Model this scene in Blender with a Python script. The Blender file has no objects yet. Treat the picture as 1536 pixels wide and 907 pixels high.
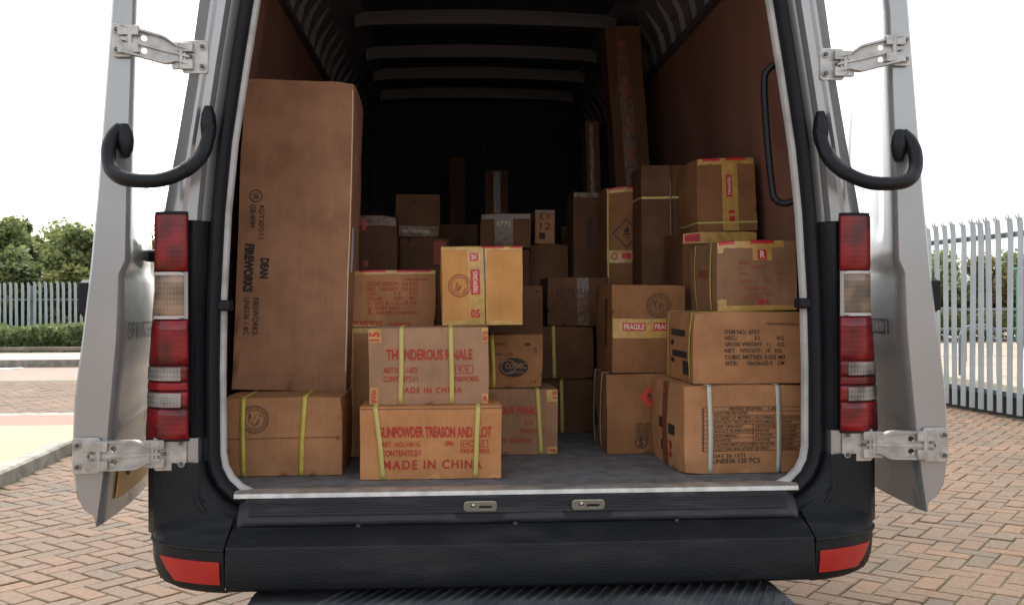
import bpy, bmesh, math, random
from mathutils import Vector, Matrix, noise
R = math.radians
sc = bpy.context.scene
col = sc.collection

# ------------------------------------------------------------------ camera, sky, sun, exposure
cam = bpy.data.cameras.new('camera'); co = bpy.data.objects.new('camera', cam); col.objects.link(co)
cam.sensor_width = 36; cam.lens = 36*1480/1536; cam.clip_start = .05; cam.clip_end = 2000
co.matrix_world = (Matrix.Translation((-.18475, -2.58123, 1.18)) @ Matrix.Rotation(R(-3.586), 4, 'Z')
                   @ Matrix.Rotation(R(90), 4, 'X') @ Matrix.Rotation(R(-.2156), 4, 'Z'))
sc.camera = co
SUN_EL, SUN_AZ = 50, -14          # azimuth clockwise from +Y: high beyond the van, veiled by cloud
w = bpy.data.worlds.new('World'); sc.world = w; w.use_nodes = True
nt = w.node_tree; nt.nodes.clear()
sky = nt.nodes.new('ShaderNodeTexSky'); sky.sky_type = 'NISHITA'; sky.sun_disc = False
sky.sun_elevation = R(SUN_EL); sky.sun_rotation = R(SUN_AZ); sky.air_density = 1.0; sky.dust_density = 4.0; sky.ozone_density = 1.0
hs = nt.nodes.new('ShaderNodeHueSaturation'); hs.inputs['Saturation'].default_value = .22
bg = nt.nodes.new('ShaderNodeBackground'); bg.inputs['Strength'].default_value = .15
wo = nt.nodes.new('ShaderNodeOutputWorld')
nt.links.new(sky.outputs[0], hs.inputs['Color']); nt.links.new(hs.outputs[0], bg.inputs[0]); nt.links.new(bg.outputs[0], wo.inputs[0])
sl = bpy.data.lights.new('sun', 'SUN'); sl.energy = 1.2; sl.angle = R(30); sl.color = (1, .95, .87)
so = bpy.data.objects.new('sun', sl); col.objects.link(so)
d = Vector((math.sin(R(SUN_AZ))*math.cos(R(SUN_EL)), math.cos(R(SUN_AZ))*math.cos(R(SUN_EL)), math.sin(R(SUN_EL))))
so.rotation_euler = (-d).to_track_quat('-Z', 'Y').to_euler()
sc.view_settings.view_transform = 'Standard'; sc.view_settings.look = 'None'
sc.view_settings.exposure = 1.45; sc.view_settings.gamma = 1
sc.view_settings.use_curve_mapping = False
sc.render.engine = 'CYCLES'
sc.cycles.max_bounces = 8; sc.cycles.diffuse_bounces = 5

# ------------------------------------------------------------------ materials
def mat(name, c, rough=.5, metal=0., **kw):
    m = bpy.data.materials.new(name); m.use_nodes = True
    n = m.node_tree; b = n.nodes['Principled BSDF']
    b.inputs['Base Color'].default_value = (*c, 1); b.inputs['Roughness'].default_value = rough
    b.inputs['Metallic'].default_value = metal
    for k, v in kw.items(): b.inputs[k].default_value = v
    return m
def nd(m, t, **kw):
    n = m.node_tree.nodes.new(t)
    for k, v in kw.items():
        if k in n.inputs: n.inputs[k].default_value = v
        else: setattr(n, k, v)
    return n
def lk(m, a, b): m.node_tree.links.new(a, b)
def bsdf(m): return m.node_tree.nodes['Principled BSDF']
def vary(m, c1, c2, scale=8, detail=6, lo=.35, hi=.65, coord='Object', stretch=None, bump=0, bscale=None, rough=None):
    """noise between two colours, optional bump and roughness wander"""
    tc = nd(m, 'ShaderNodeTexCoord'); src = tc.outputs[coord]
    if stretch:
        mp = nd(m, 'ShaderNodeMapping'); mp.inputs['Scale'].default_value = stretch
        lk(m, src, mp.inputs[0]); src = mp.outputs[0]
    nz = nd(m, 'ShaderNodeTexNoise'); nz.inputs['Scale'].default_value = scale; nz.inputs['Detail'].default_value = detail
    lk(m, src, nz.inputs['Vector'])
    rp = nd(m, 'ShaderNodeValToRGB'); rp.color_ramp.elements[0].position = lo; rp.color_ramp.elements[1].position = hi
    rp.color_ramp.elements[0].color = (*c1, 1); rp.color_ramp.elements[1].color = (*c2, 1)
    lk(m, nz.outputs['Fac'], rp.inputs[0]); lk(m, rp.outputs[0], bsdf(m).inputs['Base Color'])
    if bump:
        n2 = nd(m, 'ShaderNodeTexNoise'); n2.inputs['Scale'].default_value = bscale or scale*6; n2.inputs['Detail'].default_value = 4
        lk(m, src, n2.inputs['Vector'])
        bp = nd(m, 'ShaderNodeBump'); bp.inputs['Strength'].default_value = bump; bp.inputs['Distance'].default_value = .01
        lk(m, n2.outputs['Fac'], bp.inputs['Height']); lk(m, bp.outputs[0], bsdf(m).inputs['Normal'])
    if rough:
        mr = nd(m, 'ShaderNodeMapRange'); mr.inputs['To Min'].default_value = rough[0]; mr.inputs['To Max'].default_value = rough[1]
        lk(m, nz.outputs['Fac'], mr.inputs['Value']); lk(m, mr.outputs[0], bsdf(m).inputs['Roughness'])
    return rp
M = {}
M['paint'] = mat('silver_paint', (.4, .4, .4), .3, .5); vary(M['paint'], (.325, .332, .335), (.365, .372, .375), 2.2, 6, rough=(.22, .30))
bsdf(M['paint']).inputs['Coat Weight'].default_value = .55; bsdf(M['paint']).inputs['Coat Roughness'].default_value = .04
M['plastic'] = mat('black_plastic', (.018, .021, .027), .5); vary(M['plastic'], (.0055, .0072, .010), (.017, .0185, .021), 3, 12, .35, .72, bump=.35, bscale=260, rough=(.40, .62))
bsdf(M['plastic']).inputs['Specular IOR Level'].default_value = .3
M['worn'] = mat('worn_black_plastic', (.02, .022, .028), .5); vary(M['worn'], (.012, .014, .018), (.055, .056, .058), 14, 12, .5, .85, stretch=(.6, 3, 3), bump=.15, bscale=300, rough=(.4, .65))
M['bumper'] = mat('scuffed_bumper_plastic', (.012, .014, .017), .5); vary(M['bumper'], (.0075, .0095, .0125), (.045, .044, .043), 11, 14, .52, .98, stretch=(.35, 1, 1.6), bump=.3, bscale=240, rough=(.42, .66)); bsdf(M['bumper']).inputs['Specular IOR Level'].default_value = .3
M['step'] = mat('step_plastic', (.05, .055, .062), .5); vary(M['step'], (.06, .066, .075), (.13, .135, .14), 9, 10, bump=.2, bscale=200)
M['rubber'] = mat('rubber', (.008, .009, .013), .6)
M['hose'] = mat('black_hose', (.006, .007, .010), .42)
for k_ in ('rubber', 'hose'): bsdf(M[k_]).inputs['Specular IOR Level'].default_value = .3
M['trim'] = mat('white_trim', (.62, .63, .62), .4); vary(M['trim'], (.36, .36, .35), (.56, .56, .55), 9, 8, .3, .5)
M['steel'] = mat('galvanised_steel', (.56, .55, .52), .38, .75); vary(M['steel'], (.42, .41, .38), (.62, .61, .58), 25, 8, rough=(.3, .5))
M['hinge'] = mat('hinge_steel', (.60, .58, .54), .33, .6); vary(M['hinge'], (.34, .33, .31), (.52, .51, .49), 30, 8, rough=(.25, .5))
M['dark_steel'] = mat('dark_bolt', (.12, .12, .12), .4, .8)
M['plywood'] = mat('red_plywood', (.20, .08, .05), .5)
vary(M['plywood'], (.19, .092, .064), (.275, .135, .096), 5, 10, stretch=(1, 1, .25), rough=(.4, .6))
M['inner_metal'] = mat('inner_metal', (.22, .22, .24), .5, .2); vary(M['inner_metal'], (.16, .16, .19), (.23, .23, .26), 5, 6)
M['rib_metal'] = mat('rib_metal', (.085, .083, .09), .5, .1)
M['liner'] = mat('dark_liner', (.05, .054, .082), .8)
M['floor'] = mat('grey_floor', (.10, .10, .11), .75); vary(M['floor'], (.10, .10, .105), (.19, .185, .185), 20, 12, .35, .7, bump=.3, bscale=250)
def lens(name, c1, c2, spec=.08):
    """moulded lamp lens: fine vertical prisms under a clear coat, darker cells behind"""
    m = mat(name, c1, spec); tc = nd(m, 'ShaderNodeTexCoord')
    n = nd(m, 'ShaderNodeTexNoise'); n.inputs['Scale'].default_value = 16; n.inputs['Detail'].default_value = 1; lk(m, tc.outputs['Object'], n.inputs['Vector'])
    mp = nd(m, 'ShaderNodeMapping'); mp.inputs['Scale'].default_value = (120, 0, 75); lk(m, tc.outputs['Object'], mp.inputs[0])
    ch = nd(m, 'ShaderNodeTexVoronoi', distance='CHEBYCHEV'); ch.inputs['Scale'].default_value = 1; ch.inputs['Randomness'].default_value = .08; lk(m, mp.outputs[0], ch.inputs['Vector'])
    rp = nd(m, 'ShaderNodeValToRGB'); rp.color_ramp.elements[0].position = .34; rp.color_ramp.elements[1].position = .66
    rp.color_ramp.elements[0].color = (*c1, 1); rp.color_ramp.elements[1].color = (*c2, 1)
    ma = nd(m, 'ShaderNodeMath', operation='MULTIPLY_ADD'); ma.inputs[1].default_value = -.32; lk(m, ch.outputs['Distance'], ma.inputs[0])
    ad = nd(m, 'ShaderNodeMath', operation='ADD'); ad.inputs[1].default_value = .10; lk(m, n.outputs['Fac'], ad.inputs[0]); lk(m, ad.outputs[0], ma.inputs[2])
    lk(m, ma.outputs[0], rp.inputs[0]); lk(m, rp.outputs[0], bsdf(m).inputs['Base Color'])
    b = nd(m, 'ShaderNodeBump'); b.inputs['Strength'].default_value = .5; b.inputs['Distance'].default_value = .003
    lk(m, ch.outputs['Distance'], b.inputs['Height']); lk(m, b.outputs[0], bsdf(m).inputs['Normal'])
    bsdf(m).inputs['Coat Weight'].default_value = .8; bsdf(m).inputs['Coat Roughness'].default_value = .02; bsdf(m).inputs['Specular IOR Level'].default_value = .15
    return m
M['red_lens'] = lens('red_lens', (.08, .0015, .004), (.26, .003, .008), .35)
M['clear_lens'] = lens('clear_lens', (.085, .078, .072), (.34, .32, .30), .15)
M['amber_lens'] = lens('amber_lens', (.13, .10, .08), (.34, .235, .16), .2)
M['lens_rim'] = mat('lens_rim', (.5, .48, .46), .2)
M['reflector'] = mat('red_reflector', (.44, .012, .014), .3)
bsdf(M['reflector']).inputs['Coat Weight'].default_value = .6
M['chrome'] = mat('chrome', (.05, .05, .055), .25, .6)
M['plate'] = mat('yellow_plate', (.62, .36, .08), .4)
M['latch'] = mat('zinc_latch', (.62, .58, .46), .35, .7)

def cardboard(name, a, b):
    m = mat(name, a, .78)
    oi = nd(m, 'ShaderNodeObjectInfo'); tc = nd(m, 'ShaderNodeTexCoord')
    ad = nd(m, 'ShaderNodeVectorMath', operation='ADD'); sc_ = nd(m, 'ShaderNodeVectorMath', operation='SCALE'); sc_.inputs['Scale'].default_value = 30
    cb = nd(m, 'ShaderNodeCombineXYZ'); lk(m, oi.outputs['Random'], cb.inputs[0]); lk(m, oi.outputs['Random'], cb.inputs[2])
    lk(m, cb.outputs[0], sc_.inputs[0]); lk(m, tc.outputs['Object'], ad.inputs[0]); lk(m, sc_.outputs[0], ad.inputs[1])
    n1 = nd(m, 'ShaderNodeTexNoise'); n1.inputs['Scale'].default_value = 7; n1.inputs['Detail'].default_value = 9; n1.inputs['Roughness'].default_value = .62; lk(m, ad.outputs[0], n1.inputs['Vector'])
    mp = nd(m, 'ShaderNodeMapping'); mp.inputs['Scale'].default_value = (1, 1, .06); lk(m, ad.outputs[0], mp.inputs[0])
    n2 = nd(m, 'ShaderNodeTexNoise'); n2.inputs['Scale'].default_value = 110; n2.inputs['Detail'].default_value = 2; lk(m, mp.outputs[0], n2.inputs['Vector'])
    mx = nd(m, 'ShaderNodeMath', operation='MULTIPLY_ADD'); mx.inputs[1].default_value = .14; lk(m, n2.outputs['Fac'], mx.inputs[0])
    m2 = nd(m, 'ShaderNodeMath', operation='MULTIPLY'); m2.inputs[1].default_value = .86; lk(m, n1.outputs['Fac'], m2.inputs[0]); lk(m, m2.outputs[0], mx.inputs[2])
    rp = nd(m, 'ShaderNodeValToRGB'); rp.color_ramp.elements[0].position = .33; rp.color_ramp.elements[1].position = .67
    a = tuple(q*.82 for q in a); b = tuple(q*1.04 for q in b)
    rp.color_ramp.elements[0].color = (*a, 1); rp.color_ramp.elements[1].color = (*b, 1); lk(m, mx.outputs[0], rp.inputs[0])
    hv = nd(m, 'ShaderNodeHueSaturation'); mr = nd(m, 'ShaderNodeMapRange'); mr.inputs['To Min'].default_value = .86; mr.inputs['To Max'].default_value = 1.1
    lk(m, oi.outputs['Random'], mr.inputs['Value']); lk(m, mr.outputs[0], hv.inputs['Value']); lk(m, rp.outputs[0], hv.inputs['Color'])
    lk(m, hv.outputs[0], bsdf(m).inputs['Base Color'])
    bp = nd(m, 'ShaderNodeBump'); bp.inputs['Strength'].default_value = .25; bp.inputs['Distance'].default_value = .003
    lk(m, mx.outputs[0], bp.inputs['Height']); lk(m, bp.outputs[0], bsdf(m).inputs['Normal'])
    bsdf(m).inputs['Specular IOR Level'].default_value = .25
    return m
M['kraft'] = cardboard('kraft_cardboard', (.34, .162, .072), (.435, .215, .10))
M['grey_kraft'] = cardboard('greyish_cardboard', (.25, .135, .072), (.32, .175, .096))
M['shaded_brown_kraft'] = cardboard('shaded_brown_cardboard', (.105, .048, .022), (.15, .069, .033))  # brown board darkened to paint in the shade deep in the bay
M['lit_pale_kraft'] = cardboard('lit_pale_cardboard', (.54, .26, .078), (.62, .31, .105))  # paler board, raised further to paint in the brighter centre light
M['half_shaded_kraft'] = cardboard('half_shaded_cardboard', (.235, .105, .043), (.31, .145, .06))  # kraft with the partial shade of the deeper rows painted in
M['lit_kraft'] = cardboard('lit_cardboard', (.47, .21, .082), (.57, .265, .108))  # kraft brightened in colour for the stronger light at front centre
M['lit_grey_kraft'] = cardboard('lit_greyish_cardboard', (.36, .205, .118), (.44, .255, .15))  # greyish board lightened, painting in the light on the front stack
M['tall_kraft'] = cardboard('tall_box_cardboard', (.27, .135, .072), (.35, .18, .10))
M['edge_and_glare'] = mat('cut_edge_and_glare', (.62, .46, .30), .8)  # raw board edge; also the colour of painted tape glare
def tapemat(name, c):
    m = mat(name, c, .34); vary(m, tuple(v*.82 for v in c), tuple(min(1, v*1.12) for v in c), 40, 6, bump=.25, bscale=60)
    bsdf(m).inputs['Coat Weight'].default_value = .4; bsdf(m).inputs['Coat Roughness'].default_value = .2
    return m
M['tape'] = tapemat('yellow_tape', (.50, .30, .075))
M['clear_tape'] = mat('clear_tape', (.11, .055, .028), .16); vary(M['clear_tape'], (.09, .045, .022), (.14, .07, .035), 30, 6, bump=.28, bscale=45, rough=(.2, .4))
M['strap'] = mat('yellow_strap', (.52, .43, .055), .42); vary(M['strap'], (.46, .37, .05), (.58, .49, .08), 30, 3)
M['pale_strap'] = mat('pale_strap', (.52, .44, .13), .45)
M['white_strap'] = mat('white_strap', (.50, .50, .42), .45)
M['red_ink'] = mat('red_ink', (.40, .026, .015), .7)
M['faint_ink'] = mat('faint_red_ink', (.36, .075, .05), .75)
M['black_ink'] = mat('black_ink', (.022, .018, .016), .7)
M['brown_ink'] = mat('faded_black_ink', (.085, .05, .03), .75)
M['red_tape'] = mat('red_tape', (.50, .02, .03), .35)
M['orange_label'] = mat('red_label', (.55, .05, .02), .45)
M['white_print'] = mat('white_print', (.70, .60, .45), .6)
M['lilac'] = mat('pale_label', (.55, .56, .72), .5)

# ------------------------------------------------------------------ mesh helpers
class MB:
    def __init__(s): s.v = []; s.f = []; s.m = []
    def poly(s, pts, mi=0):
        i = len(s.v); s.v += [tuple(p) for p in pts]; s.f.append(tuple(range(i, i+len(pts)))); s.m.append(mi); return s
    def mesh(s, vs, fs, mi=0):
        i = len(s.v); s.v += [tuple(p) for p in vs]; s.f += [tuple(a+i for a in f) for f in fs]; s.m += [mi]*len(fs); return s
    def box(s, x0, x1, y0, y1, z0, z1, mi=0):
        vs = [(x, y, z) for z in (z0, z1) for y in (y0, y1) for x in (x0, x1)]
        return s.mesh(vs, [(0, 2, 3, 1), (4, 5, 7, 6), (0, 1, 5, 4), (2, 6, 7, 3), (0, 4, 6, 2), (1, 3, 7, 5)], mi)
    def grid(s, rows, mi=0, closed=False):
        n = len(rows[0]); i = len(s.v)
        for r in rows: s.v += [tuple(p) for p in r]
        for a in range(len(rows)-1):
            for b in range(n if closed else n-1):
                c = (b+1) % n
                s.f.append((i+a*n+b, i+a*n+c, i+(a+1)*n+c, i+(a+1)*n+b)); s.m.append(mi)
        return s
    def loft(s, rings, mi=0, caps=True):
        s.grid(rings, mi, True)
        if caps: s.poly(rings[0][::-1], mi); s.poly(rings[-1], mi)
        return s
    def tube(s, pts, r, seg=12, mi=0, flat=None):
        pts = [Vector(p) for p in pts]; rings = []; up = Vector((0, 0, 1)); prev = None
        for k, p in enumerate(pts):
            t = (pts[min(k+1, len(pts)-1)]-pts[max(k-1, 0)]).normalized()
            if prev is None:
                a = up if abs(t.dot(up)) < .9 else Vector((1, 0, 0))
                u = (a - t*a.dot(t)).normalized()
            else: u = (prev - t*prev.dot(t)).normalized()
            prev = u; v = t.cross(u); rr = r[k] if isinstance(r, (list, tuple)) else r
            rings.append([p + u*(rr*math.cos(2*math.pi*q/seg)) + v*(rr*math.sin(2*math.pi*q/seg)) for q in range(seg)])
        return s.loft(rings, mi)
    def cyl(s, p0, p1, r, seg=16, mi=0): return s.tube([p0, p1], r, seg, mi)
    def ball(s, c, r, seg=10, mi=0):
        rings = []
        for k in range(1, 6):
            a = math.pi*k/6
            rings.append([(c[0]+r[0]*math.sin(a)*math.cos(2*math.pi*q/seg), c[1]+r[1]*math.sin(a)*math.sin(2*math.pi*q/seg), c[2]+r[2]*math.cos(a)) for q in range(seg)])
        return s.loft(rings, mi)
    def mapv(s, fn): s.v = [tuple(fn(*p)) for p in s.v]; return s
    def build(s, name, m, parent=None, mirror=False, smooth=40, bevel=0, seg=2):
        vs = [(-x, y, z) for x, y, z in s.v] if mirror else s.v
        me = bpy.data.meshes.new(name); me.from_pydata(vs, [], s.f)
        for q in (m if isinstance(m, (list, tuple)) else [m]): me.materials.append(q)
        me.polygons.foreach_set('material_index', s.m)
        b = bmesh.new(); b.from_mesh(me); bmesh.ops.remove_doubles(b, verts=b.verts, dist=1e-5); bmesh.ops.recalc_face_normals(b, faces=b.faces); b.to_mesh(me); b.free()
        if smooth:
            me.polygons.foreach_set('use_smooth', [True]*len(me.polygons)); me.set_sharp_from_angle(angle=R(smooth))
        o = bpy.data.objects.new(name, me); col.objects.link(o)
        if parent: o.parent = parent
        if bevel:
            bv = o.modifiers.new('bevel', 'BEVEL'); bv.width = bevel; bv.segments = seg; bv.limit_method = 'ANGLE'; bv.angle_limit = R(35); bv.harden_normals = False
        return o
def empty(name, loc=(0, 0, 0)):
    o = bpy.data.objects.new(name, None); o.location = loc; o.empty_display_size = .1; col.objects.link(o); return o
def tag(o, label=None, cat=None, group=None, kind=None):
    if label: o['label'] = label
    if cat: o['category'] = cat
    if group: o['group'] = group
    if kind: o['kind'] = kind
    return o
def copy_tree(o, parent=None):
    c = o.copy(); col.objects.link(c)
    if parent: c.parent = parent
    for ch in list(o.children): copy_tree(ch, c)
    return c
def lerp(tab, z, k=1):
    if z <= tab[0][0]: return tab[0][k]
    for a, b in zip(tab, tab[1:]):
        if z <= b[0]: t = (z-a[0])/(b[0]-a[0]); return a[k]+(b[k]-a[k])*t
    return tab[-1][k]
def spline(pts, n=8):
    pts = [Vector(p) for p in pts]; P = [pts[0]*2-pts[1]]+pts+[pts[-1]*2-pts[-2]]; out = []
    for i in range(1, len(P)-2):
        for k in range(n):
            t = k/n; a, b, c, e = P[i-1], P[i], P[i+1], P[i+2]
            out.append(.5*((2*b)+(c-a)*t+(2*a-5*b+4*c-e)*t*t+(3*b-a-3*c+e)*t**3))
    return out+[pts[-1]]
_tc = {}
def text2d(s, bold=0.):
    """outline of a word as flat faces, fitted to the unit square"""
    k = (s, bold)
    if k not in _tc:
        cu = bpy.data.curves.new('word', 'FONT'); cu.body = s; cu.offset = bold; cu.space_character = 1.22 if s.startswith('MADE') else 1.0; cu.resolution_u = 3
        o = bpy.data.objects.new('word', cu); col.objects.link(o)
        dg = bpy.context.evaluated_depsgraph_get(); me = bpy.data.meshes.new_from_object(o.evaluated_get(dg))
        vs = [(v.co.x, v.co.y) for v in me.vertices]; fs = [tuple(p.vertices) for p in me.polygons]
        bpy.data.objects.remove(o); bpy.data.curves.remove(cu); bpy.data.meshes.remove(me)
        x0 = min(v[0] for v in vs); x1 = max(v[0] for v in vs); y0 = min(v[1] for v in vs); y1 = max(v[1] for v in vs)
        _tc[k] = ([((x-x0)/(x1-x0), (y-y0)/(y1-y0)) for x, y in vs], fs)
    return _tc[k]
def plate2d(outer, holes, th):
    cu = bpy.data.curves.new('plate', 'CURVE'); cu.dimensions = '2D'; cu.fill_mode = 'BOTH'; cu.extrude = th/2; cu.bevel_depth = 0
    for loop in [outer]+holes:
        sp = cu.splines.new('POLY'); sp.points.add(len(loop)-1); sp.use_cyclic_u = True
        for p, q in zip(sp.points, loop): p.co = (q[0], q[1], 0, 1)
    o = bpy.data.objects.new('plate', cu); col.objects.link(o)
    dg = bpy.context.evaluated_depsgraph_get(); me = bpy.data.meshes.new_from_object(o.evaluated_get(dg))
    r = ([tuple(v.co) for v in me.vertices], [tuple(p.vertices) for p in me.polygons])
    bpy.data.objects.remove(o); bpy.data.curves.remove(cu); bpy.data.meshes.remove(me)
    return r
def circ(cx, cy, r, n=20): return [(cx+r*math.cos(2*math.pi*k/n), cy+r*math.sin(2*math.pi*k/n)) for k in range(n)]
def rrect(x0, x1, y0, y1, r, n=4):
    o = []
    for cx, cy, a in ((x1-r, y1-r, 0), (x0+r, y1-r, 90), (x0+r, y0+r, 180), (x1-r, y0+r, 270)):
        o += [(cx+r*math.cos(R(a+90*k/n)), cy+r*math.sin(R(a+90*k/n))) for k in range(n+1)]
    return o

# ------------------------------------------------------------------ ground
def brick_ground(name):
    m = mat(name, (.3, .2, .15), .85)
    tc = nd(m, 'ShaderNodeTexCoord'); mp = nd(m, 'ShaderNodeMapping'); mp.inputs['Rotation'].default_value = (0, 0, R(40)); lk(m, tc.outputs['Object'], mp.inputs[0])
    br = nd(m, 'ShaderNodeTexBrick'); br.inputs['Scale'].default_value = 1; br.inputs['Brick Width'].default_value = .2; br.inputs['Row Height'].default_value = .1; br.inputs['Mortar Size'].default_value = .006
    br.inputs['Color1'].default_value = (.27, .19, .14, 1); br.inputs['Color2'].default_value = (.225, .16, .12, 1); br.inputs['Mortar'].default_value = (.15, .112, .085, 1)
    lk(m, mp.outputs[0], br.inputs['Vector'])
    n = nd(m, 'ShaderNodeTexNoise'); n.inputs['Scale'].default_value = .6; n.inputs['Detail'].default_value = 8; lk(m, tc.outputs['Object'], n.inputs['Vector'])
    mx = nd(m, 'ShaderNodeMix', data_type='RGBA', blend_type='MULTIPLY'); mx.inputs[0].default_value = .5
    rp = nd(m, 'ShaderNodeValToRGB'); rp.color_ramp.elements[0].color = (.75, .72, .7, 1); rp.color_ramp.elements[0].position = .3; rp.color_ramp.elements[1].position = .7
    lk(m, n.outputs['Fac'], rp.inputs[0]); lk(m, br.outputs['Color'], mx.inputs[6]); lk(m, rp.outputs[0], mx.inputs[7]); lk(m, mx.outputs[2], bsdf(m).inputs['Base Color'])
    return m
b = MB(); b.poly([(-400, -400, -.02), (400, -400, -.02), (400, 400, -.02), (-400, 400, -.02)])
tag(b.build('ground', brick_ground('brick_ground')), kind='structure')
# jointing sand with moss under the near blocks
mj = mat('joint_sand', (.14, .13, .07), .95); vary(mj, (.085, .092, .026), (.115, .098, .045), 3, 10, .4, .6)
b = MB(); b.poly([(-7.4, -1.2, -.0055), (7.6, -1.2, -.0055), (7.6, 13.2, -.0055), (-7.4, 13.2, -.0055)])
tag(b.build('paving_joints', mj), kind='structure')
mb_ = mat('block_paver', (.3, .2, .15), .85)
gi = nd(mb_, 'ShaderNodeNewGeometry'); rp = nd(mb_, 'ShaderNodeValToRGB'); e = rp.color_ramp.elements
e[0].position = 0; e[0].color = (0.094, 0.070, 0.044, 1); e[1].position = 1; e[1].color = (0.156, 0.087, 0.044, 1)
for p, c in ((.12, (0.121, 0.077, 0.045)), (.4, (0.138, 0.082, 0.046)), (.6, (0.123, 0.078, 0.047)), (.8, (0.143, 0.080, 0.044))):
    q = e.new(p); q.color = (*c, 1)
lk(mb_, gi.outputs['Random Per Island'], rp.inputs[0])
tcp = nd(mb_, 'ShaderNodeTexCoord')
n1 = nd(mb_, 'ShaderNodeTexNoise'); n1.inputs['Scale'].default_value = 45; n1.inputs['Detail'].default_value = 8; lk(mb_, tcp.outputs['Object'], n1.inputs['Vector'])
n2 = nd(mb_, 'ShaderNodeTexNoise'); n2.inputs['Scale'].default_value = 1.1; n2.inputs['Detail'].default_value = 8; lk(mb_, tcp.outputs['Object'], n2.inputs['Vector'])
mm = nd(mb_, 'ShaderNodeMath', operation='MULTIPLY'); lk(mb_, n1.outputs['Fac'], mm.inputs[0]); lk(mb_, n2.outputs['Fac'], mm.inputs[1])
mr = nd(mb_, 'ShaderNodeMapRange'); mr.inputs['From Min'].default_value = .12; mr.inputs['From Max'].default_value = .38; mr.inputs['To Min'].default_value = .66; mr.inputs['To Max'].default_value = 1.2; lk(mb_, mm.outputs[0], mr.inputs['Value'])
hv = nd(mb_, 'ShaderNodeHueSaturation'); lk(mb_, rp.outputs[0], hv.inputs['Color']); lk(mb_, mr.outputs[0], hv.inputs['Value']); lk(mb_, hv.outputs[0], bsdf(mb_).inputs['Base Color'])
bp = nd(mb_, 'ShaderNodeBump'); bp.inputs['Strength'].default_value = .4; bp.inputs['Distance'].default_value = .004; lk(mb_, n1.outputs['Fac'], bp.inputs['Height']); lk(mb_, bp.outputs[0], bsdf(mb_).inputs['Normal'])
def raised(x, y):      # the raised pavement beyond the kerb on the left
    return (x < kerb_x(y)+.02 and y < 5.7) or (5.45 < y < 7.6 and x < -1.2)
def kerb_x(y): return -2.95-.03*y-.012*max(0, y-3)**2
def herringbone(name, m, x0, x1, y0, y1, ang, skip, z=0., seed=3):
    rnd = random.Random(seed); ca, sa = math.cos(R(ang)), math.sin(R(ang)); g = .004; bb = MB()
    cx, cy = (x0+x1)/2, (y0+y1)/2; n = int(math.hypot(x1-x0, y1-y0)/.1)
    def put(u0, v0, du, dv):
        uc, vc = u0+du/2, v0+dv/2
        X, Y = cx+uc*.1*ca-vc*.1*sa, cy+uc*.1*sa+vc*.1*ca
        if not (x0 < X < x1 and y0 < Y < y1) or skip(X, Y): return
        hx, hy = du*.05-g*rnd.uniform(.5, 1), dv*.05-g*rnd.uniform(.5, 1); dz = z+rnd.uniform(-.0025, .002); tx, ty = rnd.uniform(-.016, .016), rnd.uniform(-.016, .016); vs = []
        for ins, zz in ((0, -.012), (0, -.004), (.005, 0)):
            for sx, sy in ((-1, -1), (1, -1), (1, 1), (-1, 1)):
                u, v = sx*(hx-ins), sy*(hy-ins)
                vs.append((X+u*ca-v*sa, Y+u*sa+v*ca, dz+zz+tx*u+ty*v))
        bb.mesh(vs, [(0, 1, 5, 4), (1, 2, 6, 5), (2, 3, 7, 6), (3, 0, 4, 7), (4, 5, 9, 8), (5, 6, 10, 9), (6, 7, 11, 10), (7, 4, 8, 11), (8, 9, 10, 11)])
    for k in range(-n, n):
        for l in range(-n//2, n//2):
            u, v = k+2*l, k-2*l
            if abs(u) > n or abs(v) > n: continue
            put(u, v, 2, 1); put(u+3, v, 1, 2)
    me = bpy.data.meshes.new(name); me.from_pydata(bb.v, [], bb.f); me.materials.append(m)
    o = bpy.data.objects.new(name, me); col.objects.link(o); return tag(o, kind='structure')
herringbone('block_paving', mb_, -7, 7.2, -.8, 12.8, -40, lambda x, y: raised(x, y) or (abs(x) < .6 and y > 1))
# kerb, raised pavement, tactile bands
mk = mat('kerb_concrete', (.36, .34, .29), .9); vary(mk, (.19, .175, .14), (.32, .305, .265), 9, 10, bump=.5, bscale=90)
kp = [(kerb_x(y), y) for y in (-1, 0, 1, 2, 3, 3.6, 4.2, 4.8, 5.2)]+[(-3.17, 5.42), (-3.05, 5.56), (-2.8, 5.62), (-2.2, 5.62), (-1.2, 5.62)]
def off(path, dd):
    out = []
    for i, (x, y) in enumerate(path):
        a = path[max(i-1, 0)]; c = path[min(i+1, len(path)-1)]; t = Vector((c[0]-a[0], c[1]-a[1])).normalized()
        out.append((x-t.y*dd, y+t.x*dd))
    return out
ki = off(kp, .13); kc = off(kp, .015); b = MB()
b.grid([[(x, y, -.01) for x, y in kp], [(x, y, .085) for x, y in kp], [(x, y, .10) for x, y in kc], [(x, y, .10) for x, y in ki], [(x, y, -.01) for x, y in ki]])
tag(b.build('kerb', mk), kind='structure')
my = mat('buff_slabs', (.46, .38, .20), .85)
tcy = nd(my, 'ShaderNodeTexCoord'); br = nd(my, 'ShaderNodeTexBrick'); br.offset = 0; br.inputs['Scale'].default_value = 1; br.inputs['Brick Width'].default_value = .4; br.inputs['Row Height'].default_value = .4; br.inputs['Mortar Size'].default_value = .008
br.inputs['Color1'].default_value = (.36, .30, .16, 1); br.inputs['Color2'].default_value = (.33, .275, .15, 1); br.inputs['Mortar'].default_value = (.22, .19, .12, 1)
lk(my, tcy.outputs['Object'], br.inputs['Vector']); lk(my, br.outputs['Color'], bsdf(my).inputs['Base Color'])
b = MB(); b.poly([(-9, -1, .096)]+[(x, y, .096) for x, y in ki]+[(-1.2, 6.498, .096), (-9, 6.498, .096)])
tag(b.build('pavement', my), kind='structure')
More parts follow.
